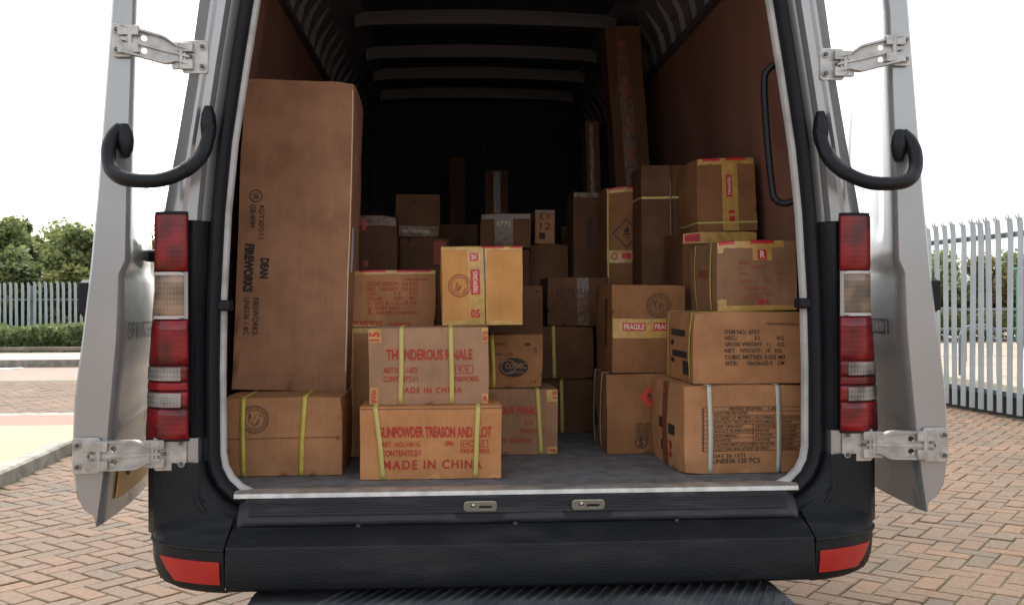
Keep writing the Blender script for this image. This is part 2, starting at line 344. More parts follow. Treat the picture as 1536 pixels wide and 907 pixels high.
mr_ = mat('red_tactile_slabs', (.38, .13, .09), .85); vary(mr_, (.24, .12, .085), (.29, .15, .11), 12, 8, bump=.4)
b = MB(); b.box(-9, -1.2, 6.5, 7.35, -.01, .094); tag(b.build('tactile_paving', mr_), kind='structure')
b = MB(); b.box(-9, -1.2, 7.35, 7.6, -.01, .092); tag(b.build('pavement_edge', mk), kind='structure')
# far road: painted line, kerb, footway
mwl = mat('white_road_paint', (.75, .74, .70), .7)
b = MB(); b.poly([(-11.6, 13.3, -.012), (-11.45, 13.1, -.012), (-8.15, 16.45, -.012), (-8.3, 16.65, -.012)]); tag(b.build('road_marking', mwl), kind='structure')
mf = mat('footway_slabs', (.45, .38, .29), .85); vary(mf, (.30, .255, .195), (.36, .31, .235), 2, 8)
b = MB(); b.box(-30, -5, 16.8, 17.0, -.03, .12); tag(b.build('far_kerb', mk), kind='structure')
b = MB(); b.box(-30, -5, 17.0, 19.85, -.03, .11); tag(b.build('footway', mf), kind='structure')
mg = mat('verge_grass', (.07, .09, .03), .95); vary(mg, (.05, .07, .02), (.11, .11, .045), 3, 10)
b = MB(); b.box(-30, -5, 19.85, 60, -.03, .10); tag(b.build('verge', mg), kind='structure')
# ------------------------------------------------------------------ fences, hedge, trees, yard
mgal = mat('fence_steel', (.34, .38, .40), .5, .2); vary(mgal, (.42, .475, .495), (.54, .585, .60), 2, 8)
mgal2 = mat('dark_rail', (.16, .18, .19), .5, .3)
def pale_mb(x, y, ang, z0, z1, wd=.074):
    """a W-section pale with a split, pointed, slightly splayed head"""
    ca, sa = math.cos(ang), math.sin(ang); m_ = MB(); h = wd/2; t = z1-.16
    prof = [(-h, .012), (-h*.45, -.012), (0, .004), (h*.45, -.012), (h, .012)]
    def P(u, v, z): return (x+u*ca-v*sa, y+u*sa+v*ca, z)
    back = [(u, v+.006) for u, v in reversed(prof)]
    t = z1-.045
    m_.loft([[P(u, v-o_, z) for u, v in prof+back] for z, o_ in ((z0, 0), (z1-.24, 0), (z1-.14, .004), (t, .014))])
    for s_, zz in ((-1, z1-.012), (0, z1), (1, z1-.012)):
        uc = s_*h*.64; hw = h*.36; bv = (-.010 if s_ else .0)-.014
        r0 = [P(uc-hw, bv, t-.01), P(uc+hw, bv, t-.01), P(uc+hw, bv+.010, t-.01), P(uc-hw, bv+.010, t-.01)]
        r2 = [P(uc-.005, bv-.012, zz), P(uc+.005, bv-.012, zz), P(uc+.005, bv-.006, zz), P(uc-.005, bv-.006, zz)]
        m_.loft([r0, r2])
    return m_
def palisade(label, p0, p1, z0, z1, pitch, rails, post_every, flip=1):
    p0 = Vector(p0); p1 = Vector(p1); L = (p1-p0).length; t = (p1-p0)/L; n_ = Vector((-t.y, t.x))*flip
    root = empty('palisade_fence', (p0.x, p0.y, 0)); tag(root, label, 'fence')
    ang = math.atan2(t.y, t.x) + (0 if flip > 0 else math.pi)
    first = None
    for i in range(int(L/pitch)):
        q = t*(i*pitch)
        if first is None: first = pale_mb(0, 0, ang, z0, z1).build('pale', mgal, root); o = first
        else: o = first.copy(); col.objects.link(o)
        o.location = (q.x, q.y, 0); rq = random.Random(i*7+3); o.rotation_euler = (R(rq.uniform(-.5, .5)), R(rq.uniform(-.5, .5)), R(rq.uniform(-5, 5))); o.scale.z = rq.uniform(.99, 1.008)
    for z in rails:
        m_ = MB(); a = n_*.035
        vs = [(a.x, a.y), (a.x+t.x*L, a.y+t.y*L), (a.x+t.x*L+n_.x*.045, a.y+t.y*L+n_.y*.045), (a.x+n_.x*.045, a.y+n_.y*.045)]
        m_.loft([[(x, y, z-.025) for x, y in vs], [(x, y, z+.025) for x, y in vs]]).build('rail', mgal2, root)
    k = 0.
    while k < L:
        q = t*k+n_*.12; MB().box(q.x-.05, q.x+.05, q.y-.035, q.y+.035, 0, z1-.1).build('post', mgal2, root); k += post_every
palisade('tall galvanised palisade fence running past the right van door', (5.64, 3.7), (4.55, 17.2), .05, 2.05, .155, (.24, 1.84), 2.75, -1)
palisade('pale grey palisade fence behind the low hedge on the left', (-19.6, 24.7), (-4.6, 24.2), .12, 1.78, .155, (.45, 1.3), 2.75, 1)
bk = mat('dark_kerb_wall', (.035, .035, .035), .9)
wl = MB().loft([[(5.76, 3.7, z), (5.94, 3.7, z), (4.85, 17.2, z), (4.67, 17.2, z)] for z in (-.01, .21)]).build('plinth_wall', bk)
tag(wl, 'low dark plinth wall along the foot of the right fence', 'low wall')
# leaves
def leaf_mat(name, a, b_, c):
    m = mat(name, a, .6); gi = nd(m, 'ShaderNodeNewGeometry'); r_ = nd(m, 'ShaderNodeValToRGB'); e_ = r_.color_ramp.elements
    e_[0].color = (*a, 1); e_[1].color = (*c, 1); q = e_.new(.55); q.color = (*b_, 1)
    lk(m, gi.outputs['Random Per Island'], r_.inputs[0]); lk(m, r_.outputs[0], bsdf(m).inputs['Base Color'])
    tr = nd(m, 'ShaderNodeBsdfTranslucent'); mx = nd(m, 'ShaderNodeMixShader'); mx.inputs[0].default_value = .5
    lk(m, r_.outputs[0], tr.inputs[0]); lk(m, bsdf(m).outputs[0], mx.inputs[1]); lk(m, tr.outputs[0], mx.inputs[2])
    lk(m, mx.outputs[0], m.node_tree.nodes['Material Output'].inputs[0])
    return m
LG = leaf_mat('mid_leaves', (.16, .205, .075), (.23, .275, .105), (.32, .345, .14))
LD = leaf_mat('dark_leaves', (.10, .14, .055), (.155, .195, .075), (.21, .25, .10))
LY = leaf_mat('yellow_leaves', (.09, .11, .03), (.15, .165, .045), (.22, .21, .07))
LB = leaf_mat('autumn_leaves', (.09, .095, .035), (.16, .14, .05), (.24, .175, .065))
bark = mat('bark', (.07, .055, .04), .9)
def crown_mb(rnd, h, wd, n, leaf, z0=.10):
    m_ = MB(); cl = []
    for i in range(34):
        a = rnd.uniform(0, 6.283); f = rnd.uniform(z0, 1); rr = wd*.5*math.sin(math.pi*min(.97, (f-z0*.5)/(1-z0*.5)))**.6*math.sqrt(rnd.random())
        cl.append((rr*math.cos(a), rr*math.sin(a), f*h*.92, rnd.uniform(.14, .3)*wd*.8))
    for i in range(n):
        cx, cy, cz, r_ = rnd.choice(cl); u = Vector((rnd.gauss(0, 1), rnd.gauss(0, 1), rnd.gauss(0, 1))).normalized()*r_*rnd.uniform(.45, 1)
        c_ = Vector((cx, cy, cz))+u*1.0
        if c_.z < .05: continue
        a = Vector((rnd.gauss(0, 1), rnd.gauss(0, 1), rnd.gauss(0, .6))).normalized(); b_ = a.cross(Vector((rnd.gauss(0, 1), rnd.gauss(0, 1), rnd.gauss(0, 1)))).normalized()
        s_ = leaf*rnd.uniform(.6, 1.3); m_.poly([c_-a*s_, c_-b_*s_*.55, c_+a*s_, c_+b_*s_*.55])
    return m_
def tree(label, cat, x, y, h, wd, lm, seed, n=5000, leaf=.10, group=None, name='tree'):
    rnd = random.Random(seed); t = empty(name, (x, y, .05)); tag(t, label, cat, group)
    m_ = MB(); m_.tube([(0, 0, -.1), (.03*h, 0, h*.35), (-.01*h, .02*h, h*.8)], [.04*h*.5, .03*h*.5, .008*h], 8)
    for k in range(5):
        a = k*1.3; m_.tube([(.02*h, 0, h*(.3+.08*k)), (math.cos(a)*wd*.3, math.sin(a)*wd*.3, h*(.5+.08*k))], [.012*h, .004*h], 6)
    m_.build('trunk', bark, t); o = crown_mb(rnd, h, wd, n, leaf).build('crown', lm, t, smooth=0)
    return t
TR = [('dark conifer like tree showing above the others at the left edge', -15.9, 34.5, 4.35, 2.2, LD), ('broad mid green tree behind the left fence, tallest of the rounded crowns', -15.2, 31.6, 3.9, 3.0, LG),
      ('rounded green tree with a dark gap beside it behind the left fence', -13.4, 33.0, 4.0, 2.9, LG), ('pale yellow green bush standing low against the left fence', -12.0, 29.0, 2.5, 2.2, LY),
      ('green tree just left of the open white van door', -12.0, 33.5, 3.9, 2.6, LG), ('dark low tree between the rounded crowns behind the left fence', -13.9, 29.5, 2.7, 2.4, LD),
      ('yellow tinged low bush at the far left behind the fence', -14.6, 28.6, 2.3, 2.4, LY), ('green tree hidden mostly by the open left door', -9.6, 32.5, 4.2, 3.2, LG), ('leafy tree far left outside the fence corner', -18.2, 33, 4.2, 3.2, LG),
      ('mid green tree filling the gap between the two rounded crowns on the left', -14.35, 34.5, 3.8, 3.0, LG), ('broad pale green tree low between the crowns near the left door', -12.9, 36, 3.95, 3.6, LG), ('broad soft green tree at the back of the left group', -15.0, 36.5, 4.1, 3.8, LG), ('dense green tree directly behind the van on its left', -6.4, 33, 4.0, 3.4, LG)]
for i, (lb, x, y, h, wd, lm) in enumerate(TR):
    tree(lb, 'tree', x, y, h, wd, lm, 10+i, 9000, .10, 'trees behind the left fence')
TR = [('brown tinged tree nearest the right door beyond the yard', 13.6, 27.5, 2.5, 2.6, LB), ('olive tree in the middle of the row beyond the yard', 15.4, 28.0, 2.6, 2.6, LG), ('reddish brown tree in the row left of the green cabinet', 16.6, 27.4, 2.45, 2.4, LB),
      ('dark tree behind the green cabinet beyond the yard', 18.3, 28.4, 2.6, 2.8, LD), ('olive brown tree hidden partly by the right van door', 11.6, 28.6, 2.6, 2.8, LB), ('dark green tree filling the gaps of the yard row', 14.4, 29.6, 2.6, 2.8, LD)]
for i, (lb, x, y, h, wd, lm) in enumerate(TR):
    tree(lb, 'tree', x, y, h, wd, lm, 40+i, 5500, .08, 'row of trees beyond the yard')
# hedges
def hedge(label, x0, x1, y0, y1, h, lm, n, leaf, seed):
    rnd = random.Random(seed); m_ = MB()
    for i in range(n):
        u = rnd.random(); x = x0+(x1-x0)*u; f = rnd.random()**.6; top = h*(.8+.3*noise.noise(Vector((x*1.3, seed, 0))))
        c_ = Vector((x, y0+(y1-y0)*rnd.random(), .05+top*f)); a = Vector((rnd.gauss(0, 1), rnd.gauss(0, 1), rnd.gauss(0, 1))).normalized()
        b_ = a.cross(Vector((rnd.gauss(0, 1), rnd.gauss(0, 1), rnd.gauss(0, 1)))).normalized(); s_ = leaf*rnd.uniform(.6, 1.3); m_.poly([c_-a*s_, c_-b_*s_*.6, c_+a*s_, c_+b_*s_*.6])
    tag(m_.build('hedge', lm, smooth=0), label, 'hedge')
hedge('low dark green hedge in front of the left palisade fence', -17.5, -5.5, 20.6, 22.0, .78, LD, 22000, .06, 2)
hedge('yellowish grass green hedge at the foot of the trees across the yard', 10.5, 19.5, 25.2, 26.2, .95, LY, 9000, .06, 5)
# timber knee rail at the back of the footway
kr = empty('knee_rail', (-9, 19.9, .1)); tag(kr, 'low weathered timber knee rail in front of the left hedge', 'rail fence')
mt = mat('weathered_timber', (.20, .17, .13), .9); vary(mt, (.15, .13, .10), (.25, .21, .17), 4, 8)
MB().box(-5, 4, -.06, .06, .055, .13).build('rail', mt, kr)
for k in range(13): MB().box(-4.9+k*.72, -4.78+k*.72, -.05, .05, -.02, .053).build('post', mt, kr)
# the yard behind the right fence: bike hoops, guard rail, cabinet
def hoop(x, y, h, wd, label):
    pts = [(x-wd/2, y, 0), (x-wd/2, y, h-.2)]+[(x-wd/2+.2-.2*math.cos(R(a)), y, h-.2+.2*math.sin(R(a))) for a in (30, 60, 90)]+[(x+wd/2-.2+.2*math.sin(R(a)), y, h-.2+.2*math.cos(R(a))) for a in (0, 30, 60, 90)]+[(x+wd/2, y, 0)]
    o = MB().tube(pts, .028, 10).build('cycle_stand', mgal2); tag(o, label, 'bike rack', 'cycle hoops in the yard')
hoop(8.2, 12.6, .78, .62, 'nearest grey cycle hoop, seen between the fence pales')
hoop(9.45, 16.0, 1.02, .7, 'taller grey cycle hoop behind the nearest one in the yard')
hoop(9.9, 17.6, .98, .7, 'farthest grey cycle hoop in the yard beside the guard rail')
gr = empty('guard_rail', (9, 18.6, 0)); tag(gr, 'two bar guard rail crossing the yard behind the cycle hoops', 'railing')
for z in (.55, .98): MB().tube([(-1.5, 0, z), (4.5, 0, z)], .03, 8).build('rail', mgal2, gr)
for k in range(5): MB().cyl((-1.4+k*1.4, 0, 0), (-1.4+k*1.4, 0, 1.0), .03, 8).build('post', mgal2, gr)
gc = mat('green_cabinet_paint', (.02, .16, .12), .5)
cb = empty('utility_cabinet', (14.75, 21.5, 0)); tag(cb, 'dark green cabinet standing in the yard by the far trees', 'cabinet')
MB().box(-.5, .9, -.3, .3, .08, 1.95).build('body', gc, cb, bevel=.02); MB().box(-.55, .95, -.34, .34, 1.95, 2.02).build('lid', gc, cb, bevel=.01)
MB().box(-.48, .88, -.28, .28, -.01, .08).build('plinth', mk, cb)
for s_ in (0, 1): MB().box(-.46+s_*.69, .19+s_*.69, -.318, -.302, .14, 1.9).build('door', gc, cb, bevel=.005)
b = MB(); b.poly([(7.2, 8, -.014), (30, 8, -.014), (30, 26.4, -.014), (5, 26.4, -.014)])
my2 = mat('yard_paving', (.40, .31, .22), .85); vary(my2, (.28, .21, .15), (.34, .265, .19), 1.2, 9)
tag(b.build('yard', my2), kind='structure')
# ------------------------------------------------------------------ the van
van = empty('panel_van', (0, 1.2, 0)); van.location = (0, 0, 0)
tag(van, 'silver panel van, both rear doors swung open on a load bay full of cartons', 'van')
XO = [(.45, .955), (.60, .972), (.70, .974), (.80, .974), (1.0, .968), (1.2, .955), (1.385, .935), (1.45, .925), (1.6, .896), (1.8, .862), (1.975, .838), (2.2, .806), (2.4, .776), (2.54, .745)]
XI = [(.785, .775), (1.0, .776), (1.2, .772), (1.42, .760), (1.6, .742), (1.8, .712), (1.987, .682), (2.2, .650), (2.36, .622)]
xo = lambda z: lerp(XO, z)
def xi(z):
    if z >= .785: return lerp(XI, z)
    return .675+math.sqrt(max(0, .01-(.785-z)**2)) if z > .685 else .675
# opening outline, right half, bottom centre to top centre
OP = [(0, .685), (.2, .685), (.4, .685), (.6, .685), (.675, .685)]+[(.675+.1*math.sin(R(a)), .785-.1*math.cos(R(a))) for a in (18, 36, 54, 72)]
OP += [(xi(z), z) for z in (.785, .9, 1.0, 1.1, 1.2, 1.31, 1.42, 1.5, 1.6, 1.7, 1.8, 1.9, 1.987, 2.1, 2.2, 2.28, 2.36)]
OP += [(.612, 2.41), (.585, 2.45), (.54, 2.475), (.4, 2.485), (.2, 2.49), (0, 2.492)]
FULL = OP+[(-x, z) for x, z in OP[-2:0:-1]]            # closed loop, anticlockwise from behind
def nrm(i):
    n = len(FULL); a = FULL[(i-1) % n]; c = FULL[(i+1) % n]; t = Vector((c[0]-a[0], c[1]-a[1])).normalized(); return t.y, -t.x
def ring(o_, y): return [(x+nrm(i)[0]*o_, y, z+nrm(i)[1]*o_) for i, (x, z) in enumerate(FULL)]
def ring_build(name, prof, m, **kw):
    b = MB(); rows = [ring(o_, y) for o_, y in prof]; b.grid(rows, 0, True); return b.build(name, m, van, **kw)
ring_build('opening_trim', [(.002, .080), (0, .056), (.003, .051), (.013, .051), (.018, .07)], M['trim'])
ring_build('door_seal', [(.012, .075), (.013, .037), (.020, .022), (.032, .016), (.042, .024), (.046, .05)], M['rubber'])
# pillar, painted: from the seal round the corner
def level_loft(name, zs, cols, m, bevel=0, smooth=30):
    for mir in (False, True):
        b = MB(); b.grid([cols(z) for z in zs]); b.build(name, m, van, mirror=mir, smooth=smooth)
def pillar(z):
    a = xi(z)+.044; o_ = xo(z); k = o_-a
    return [(a, .06, z), (a+.004, .045, z), (a+.022, .03, z), (a+.030, .008, z), (a+k*.45, .004, z), (a+k*.52, -.004, z), (a+k*.60, -.003, z), (o_-.02, .016, z), (o_-.006, .03, z), (o_, .055, z), (o_+.004, .10, z)]
ZP = [1.395, 1.42, 1.5, 1.6, 1.7, 1.8, 1.9, 1.975, 2.1, 2.2, 2.3, 2.36]
level_loft('rear_pillar', ZP, pillar, M['paint'])
# header over the opening
b = MB(); rows = []
HD = [(-.9, 2.36), (-.75, 2.53), (-.6, 2.6), (-.3, 2.645), (0, 2.655)]
hi = [i for i, (x, z) in enumerate(FULL) if z >= 2.36]
inn = [ring(.044, .05)[i] for i in hi]
def hout(x): 
    ax = abs(x)/.7; return (x*1.15, .03, 2.655-.27*ax**2.4)
b.grid([[(x, .06, z) for x, y, z in inn], [(x, .01, z+.004) for x, y, z in inn], [hout(x) for x, y, z in inn], [(hout(x)[0], .1, hout(x)[2]+.012) for x, y, z in inn]])
b.build('roof_header', M['paint'], van)
# dark lower cladding beside the tail lights, and below them
def clad_hi(z):
    a = xi(z)+.044
    return [(a, .06, z), (a+.003, .040, z), (a+.018, .022, z), (a+.024, .010, z), (.852-.008, .000, z), (.852, .006, z), (.853, .05, z)]
level_loft('pillar_cladding', [.835, .88, 1.0, 1.1, 1.2, 1.3, 1.37, 1.386, 1.393], clad_hi, M['plastic'])
def clad_lo(z):
    a = (xi(z)+.044) if z > .785 else (.675+math.sqrt(max(0, .144**2-(.785-z)**2)) if z > .643 else .66)
    o_ = .970; return [(a, .05, z), (a+.003, .036, z), (a+.02, .016, z), (a+.05, .002, z), (.83, -.004, z), (.90, .0, z), (.95, .02, z), (.975, .055, z), (o_, .11, z), (o_, .3, z)]
level_loft('corner_cladding', [.585, .61, .634, .65, .67, .70, .735, .76, .772], clad_lo, M['plastic'])
def hinge_panel(z): return [(.835, .055, z), (.836, .012, z), (.845, .006, z), (.93, .010, z), (.955, .028, z), (.965, .06, z), (.968, .12, z)]
level_loft('hinge_panel', [.770, .775, .80, .825, .834], hinge_panel, M['paint'])
# body side, roof, nose (one shell)
def section(y, zlow, ztop, nar, taper):
    pts = []
    for z in (zlow, .6, .8, 1.1, 1.4, 1.7, 2.0, 2.25, 2.42, 2.54):
        zz = zlow+(z-zlow)*(ztop-zlow)/(2.7-zlow) if z > zlow else zlow
        pts.append((((xo(z) if z < 1.4 else xo(z)*(1-taper)+(.985-.045*max(0, z-1.4)-.10*max(0, z-2.2))*taper))*nar, y, zz))
    for x, z in ((.66, 2.61), (.5, 2.655), (.25, 2.685), (0, 2.695)):
        pts.append((x*nar, y, zlow+(z-zlow)*(ztop-zlow)/(2.7-zlow)))
    return pts
SEC = [(.10, .45, 2.68, 1.003, 0), (.22, .42, 2.69, 1.0, .12), (.5, .40, 2.70, 1.0, .45), (1.2, .38, 2.72, 1.01, 1), (4.4, .38, 2.72, 1.01, 1), (5.0, .36, 2.62, 1, 1), (5.5, .36, 2.2, .97, 1), (5.9, .36, 1.55, .94, .8), (6.5, .36, 1.15, .9, .6), (6.65, .40, .85, .82, .4)]
b = MB(); rows = []
for s_ in SEC:
    h_ = section(*s_); rows.append(h_+[(-x, y, z) for x, y, z in h_[-2::-1]])
b.grid(rows); b.poly(rows[-1]); b.build('body_shell', M['paint'], van, smooth=45)
b = MB(); b.box(-.80, .80, .45, 6.4, .44, .50); b.build('underbody', M['rubber'], van)
mg_ = mat('dark_glass', (.02, .025, .03), .05)
b = MB(); b.grid([[(-.78, 5.02, 2.5), (0, 5.08, 2.52), (.78, 5.02, 2.5)], [(-.84, 5.93, 1.58), (0, 6.0, 1.6), (.84, 5.93, 1.58)]]); b.build('windscreen', mg_, van)
for sx in (-1, 1):
    for yy in (1.35, 5.4):
        wv = MB().tube([(sx*(.70+.2*k/4), yy, .34) for k in range(5)], [.30, .335, .34, .335, .30], 32).build('wheel', M['rubber'], van)
        MB().cyl((sx*.86, yy, .34), (sx*.905, yy, .34), .20, 24).build('rim', M['steel'], wv)
# load bay
WL = [(.685, .885), (1.5, .885), (2.27, .80)]
for sx in (-1, 1):
    b = MB(); b.grid([[(sx*(min(lerp(WL, z), xo(z)-.03) if y < .1 else lerp(WL, z)), y, z) for z in (.69, 1.1, 1.5, 1.9, 2.27)] for y in (.09, .55, 1, 2, 3, 4.38)])
    b.build('side_lining', M['plywood'], van)
    b = MB(); b.grid([[(sx*x, y, z) for x, z in ((.84, 2.26), (.80, 2.42), (.70, 2.56), (.60, 2.60))] for y in (.55, 1.5, 3, 4.38)]); b.build('upper_side', M['inner_metal'], van)
    for k in range(20):
        y = .62+k*.19; b = MB()
        for wd in (0,):
            b.loft([[(sx*x, y-.030, z), (sx*(x-.020), y-.016, z), (sx*(x-.020), y+.016, z), (sx*x, y+.030, z)] for x, z in ((.826, 2.285), (.822, 2.32), (.802, 2.41), (.745, 2.52))])
        b.build('wall_rib', M['inner_metal'], van)
    b = MB(); b.box(sx*.79-.012, sx*.79+.012, .55, 4.38, 2.27, 2.296); b.build('lining_rail', M['rib_metal'], van)
    b = MB(); b.box(sx*.80-.010, sx*.80+.010, .55, 4.38, 2.42, 2.445); b.build('cable_rail', M['inner_metal'], van)
b = MB(); b.grid([[(x, y, 2.60+.02*(1-(x/.62)**2)) for x in (-.62, -.3, 0, .3, .62)] for y in (.1, 1.2, 2.4, 3.4, 4.38)]); b.build('roof_lining', M['liner'], van)
for y in (.62, 1.25, 1.82, 2.32, 2.98, 3.5, 4.08):
    b = MB(); rows = []
    for dy, dz in ((-.050, .012), (-.036, -.03), (.036, -.03), (.050, .012)):
        rows.append([(x, y+dy, zc+dz*1.6+(.0)) for x, zc in ((-.645, 2.572), (-.62, 2.582), (-.55, 2.590), (-.3, 2.598), (0, 2.602), (.3, 2.598), (.55, 2.590), (.62, 2.582), (.645, 2.572))])
    b.grid(rows); b.build('roof_rib', M['rib_metal'], van)
b = MB(); b.box(-.89, .89, 4.385, 4.43, .68, 2.62)
for k in range(6): b.box(-.75+k*.26, -.64+k*.26, 4.36, 4.386, .8, 2.4)
b.build('bulkhead', M['liner'], van, bevel=.008)
b = MB(); b.poly([(-.885, .06, .685), (.885, .06, .685), (.885, 4.385, .685), (-.885, 4.385, .685)]); b.build('load_floor', M['floor'], van)
b = MB(); b.grid([ring(.002, .079), [( (1 if x > 0 else -1)*min(.89, xo(z)-.02, abs(x)*1.35) if abs(x) > .3 else x  , .088, .684 if z < .70 else min(2.6, z*1.05 if z > 2.3 else z)) for x, z in FULL]], 0, True); b.build('frame_return', M['inner_metal'], van)
# sill: bright strip, ribbed step pad, latches
b = MB(); b.loft([[(x, y, z) for y, z in ((.064, .689), (.058, .692), (.020, .692), (.010, .687), (.008, .676), (.06, .676))] for x in (-.745, -.74, .74, .745)]); b.build('sill_strip', M['steel'], van)
b = MB(); PAD = [(.02, .676), (.004, .674), (-.014, .664), (-.030, .644), (-.038, .622), (-.034, .610), (.03, .605)]
b.loft([[(x*s_, y, z-dz) for y, z in PAD] for x, s_, dz in ((-.73, 1, .012), (-.71, 1, .0), (.71, 1, 0), (.73, 1, .012))])
pad = b.build('step_pad', M['worn'], van, bevel=.004)
for cx in (-.109, .171):
    b = MB(); b.loft([[(cx-.10, -.012, .668), (cx+.10, -.012, .668), (cx+.05, -.030, .628), (cx-.05, -.030, .628)], [(cx-.105, -.010, .672), (cx+.105, -.010, .672), (cx+.055, -.041, .626), (cx-.055, -.041, .626)]]); b.build('latch_recess', M['plastic'], pad, bevel=.003)
    b = MB(); vs, fs = plate2d(rrect(-.043, .043, -.014, .014, .010), [circ(-.018, .002, .0065, 10), rrect(-.004, .030, -.006, .002, .003)], .006)
    b.mesh([(cx+u, -.036-v*.35+q, .655+v) for u, v, q in vs], fs)
    b.ball((cx-.018, -.040, .659), (.005, .005, .005)); b.build('door_latch', M['latch'], pad, bevel=.0012)
b = MB()
for k in range(5): b.box(-.70, .70, -.014-.0055*k, -.0105-.0055*k, .6655-.0066*k, .6685-.0066*k)
b.build('pad_ridge', M['worn'], pad)
b = MB(); b.grid([[(x, y, z) for x in (-.74, 0, .74)] for y, z in ((.04, .63), (-.02, .612), (-.03, .600), (-.02, .59), (.04, .585))]); b.build('sill_shadow_gap', M['rubber'], van)
# bumper: centre beam and two wrapped corners
bp_ = MB(); PB = [(.06, .612), (-.030, .610), (-.045, .6125), (-.078, .6035), (-.128, .582), (-.134, .53), (-.133, .497), (-.126, .478), (-.105, .468), (.08, .462)]
nx = 12
bp_.loft([[(-.737+1.474*k/nx, y-.012*(1-((k/nx)*2-1)**2)*(1 if y < -.03 else 0), z) for y, z in PB] for k in range(nx+1)])
bump = bp_.build('bumper', M['bumper'], van, smooth=30, bevel=.003)
for cx in (-.42, -.02, .40):
    MB().cyl((cx, -.052, .6125), (cx, -.052, .617), .007, 10).build('push_clip', M['dark_steel'], bump)
b = MB(); b.box(-.90, .90, .03, .30, .470, .60); b.box(-.80, .80, -.09, .029, .474, .585); b.build('bumper_core', M['rubber'], bump)
CAP = [(.741, -.130), (.80, -.112), (.86, -.083), (.905, -.052), (.938, -.018), (.957, .022), (.969, .075), (.974, .15), (.974, .30)]
def cap_pt(x_, y_, ins, z):
    if z > .60:
        q = max(.741, .675+math.sqrt(max(0, .156**2-(.785-z)**2))+.03); x_ = q+(x_-.741)*(.970-q)/.229
        y_ = lerp([(a_[0], a_[1]) for a_ in CAP], x_)
    t = min(1, (x_-.741)/.229); return (x_-max(0, ins-.03*(z > .58))*t*(.08 if z > .58 else 1.3), y_+ins*(1.2-.75*t), z)
CAPZ = [(.680, .125), (.655, .112), (.63, .090), (.61, .060), (.596, .032), (.578, .001), (.52, .004), (.49, .010), (.472, .019), (.460, .036), (.455, .07)]
for mir in (False, True):
    b = MB(); b.grid([[cap_pt(x, y, ins, z-.03*max(0, .0-0)) for x, y in CAP] for z, ins in CAPZ]); cap = b.build('bumper_corner', M['bumper'], van, mirror=mir, smooth=32)
    b = MB(); RP = []
    for zz in (.547, .518, .489):
        xe = .921-.038*(.547-zz)/.058; rw = []
        for k in range(9):
            x = .752+(xe-.752)*k/8
            y = lerp([(q[0], q[1]) for q in CAP[:7]], x); p = cap_pt(x, y, lerp([(q[0], q[1]) for q in CAPZ[::-1]], zz), zz); rw.append((p[0]+.002*k/8, p[1]-.004, zz))
        RP.append(rw)
    b.grid(RP); rows = [RP[0], [(x, y+.006, z) for x, y, z in RP[0]]]; b.grid(rows); b.grid([RP[2], [(x, y+.006, z) for x, y, z in RP[2]]])
    b.grid([[r_[0] for r_ in RP], [(r_[0][0], r_[0][1]+.006, r_[0][2]) for r_ in RP]]); b.build('reflector', M['reflector'], cap, mirror=mir)
    b = MB(); b.tube([(lambda p: (p[0], p[1]-.001, p[2]))(cap_pt(x, y, .001, .576)) for x, y in CAP[:8]], .0042, 8); b.build('bumper_lip', M['bumper'], cap, mirror=mir)
    # tail light, in bands
    def lens_row(z, ins=0):
        t = (z-.83)/.59; o_ = xo(z)+.004-.006*t
        return [(.856, -.002+ins, z), (.862, -.014+ins, z), (.885, -.020+ins, z), (.915, -.016+ins, z), (.940, -.002+ins, z), (o_-.004, .028+ins, z), (o_, .062+ins, z), (o_-.004, .10, z)]
    hs_ = []
    BANDS = [(.832, .912, 'red_lens'), (.912, .956, 'mix'), (.956, .980, 'red_lens'), (.980, 1.022, 'mix'), (1.022, 1.140, 'red_lens'), (1.140, 1.262, 'amber_lens'), (1.262, 1.412, 'red_lens')]
    b = MB(); b.grid([[(x, y+.006, z) for x, y, z in lens_row(z)] for z in (.828, .9, 1.0, 1.1, 1.2, 1.3, 1.416)]); tl = b.build('tail_light', M['rubber'], van, mirror=mir)
    for z0, z1, mm_ in BANDS:
        zz = [z0+.0015, z0+.005]+[z0+(z1-z0)*k/4 for k in (1, 2, 3)]+[z1-.005, z1-.0015]
        rows = [lens_row(z, .004 if k in (0, len(zz)-1) else 0) for k, z in enumerate(zz)]
        if z1 > 1.4: rows[-1] = [(x+.006*(1-k/7.), y+.004, z-.016*k/7.) for k, (x, y, z) in enumerate(rows[-1])]
        b = MB(); b.grid(rows); b.build('lens', M['red_lens' if mm_ == 'mix' else mm_], tl, mirror=mir, smooth=50)
        if mm_ == 'mix':
            b = MB(); b.grid([[(.871, lens_row(z)[1][1]-.0062, z)]+[(x, y-.0025, z) for x, y, z in lens_row(z)[2:6]]+[(lambda p: (p[0]+.001, p[1], z))(lens_row(z)[6])] for z in (z0+.004, z0+.012, z1-.012, z1-.004)]); b.build('lens', M['clear_lens'], tl, mirror=mir)
        if mm_ == 'amber_lens':
            b = MB()
            for za, zb in ((z0+.001, z0+.009), (z1-.009, z1-.001)): b.grid([[(x, y-.002, z) for x, y, z in lens_row(z)[1:8]] for z in (za, zb)])
            b.grid([[(p[0], p[1]-.002, z) for p in lens_row(z)[0:2]] for z in (z0+.001, z1-.001)]); b.build('lens_rim', M['lens_rim'], tl, mirror=mir)
    # small rubber stop on the opening edge
    s_ = -1 if mir else 1
    MB().box(-.018, .018, -.02, .03, -.014, .014).mapv(lambda x, y, z: (s_*.775+x, .048+y, 1.175+z)).build('rubber_stop', M['rubber'], van, bevel=.006)
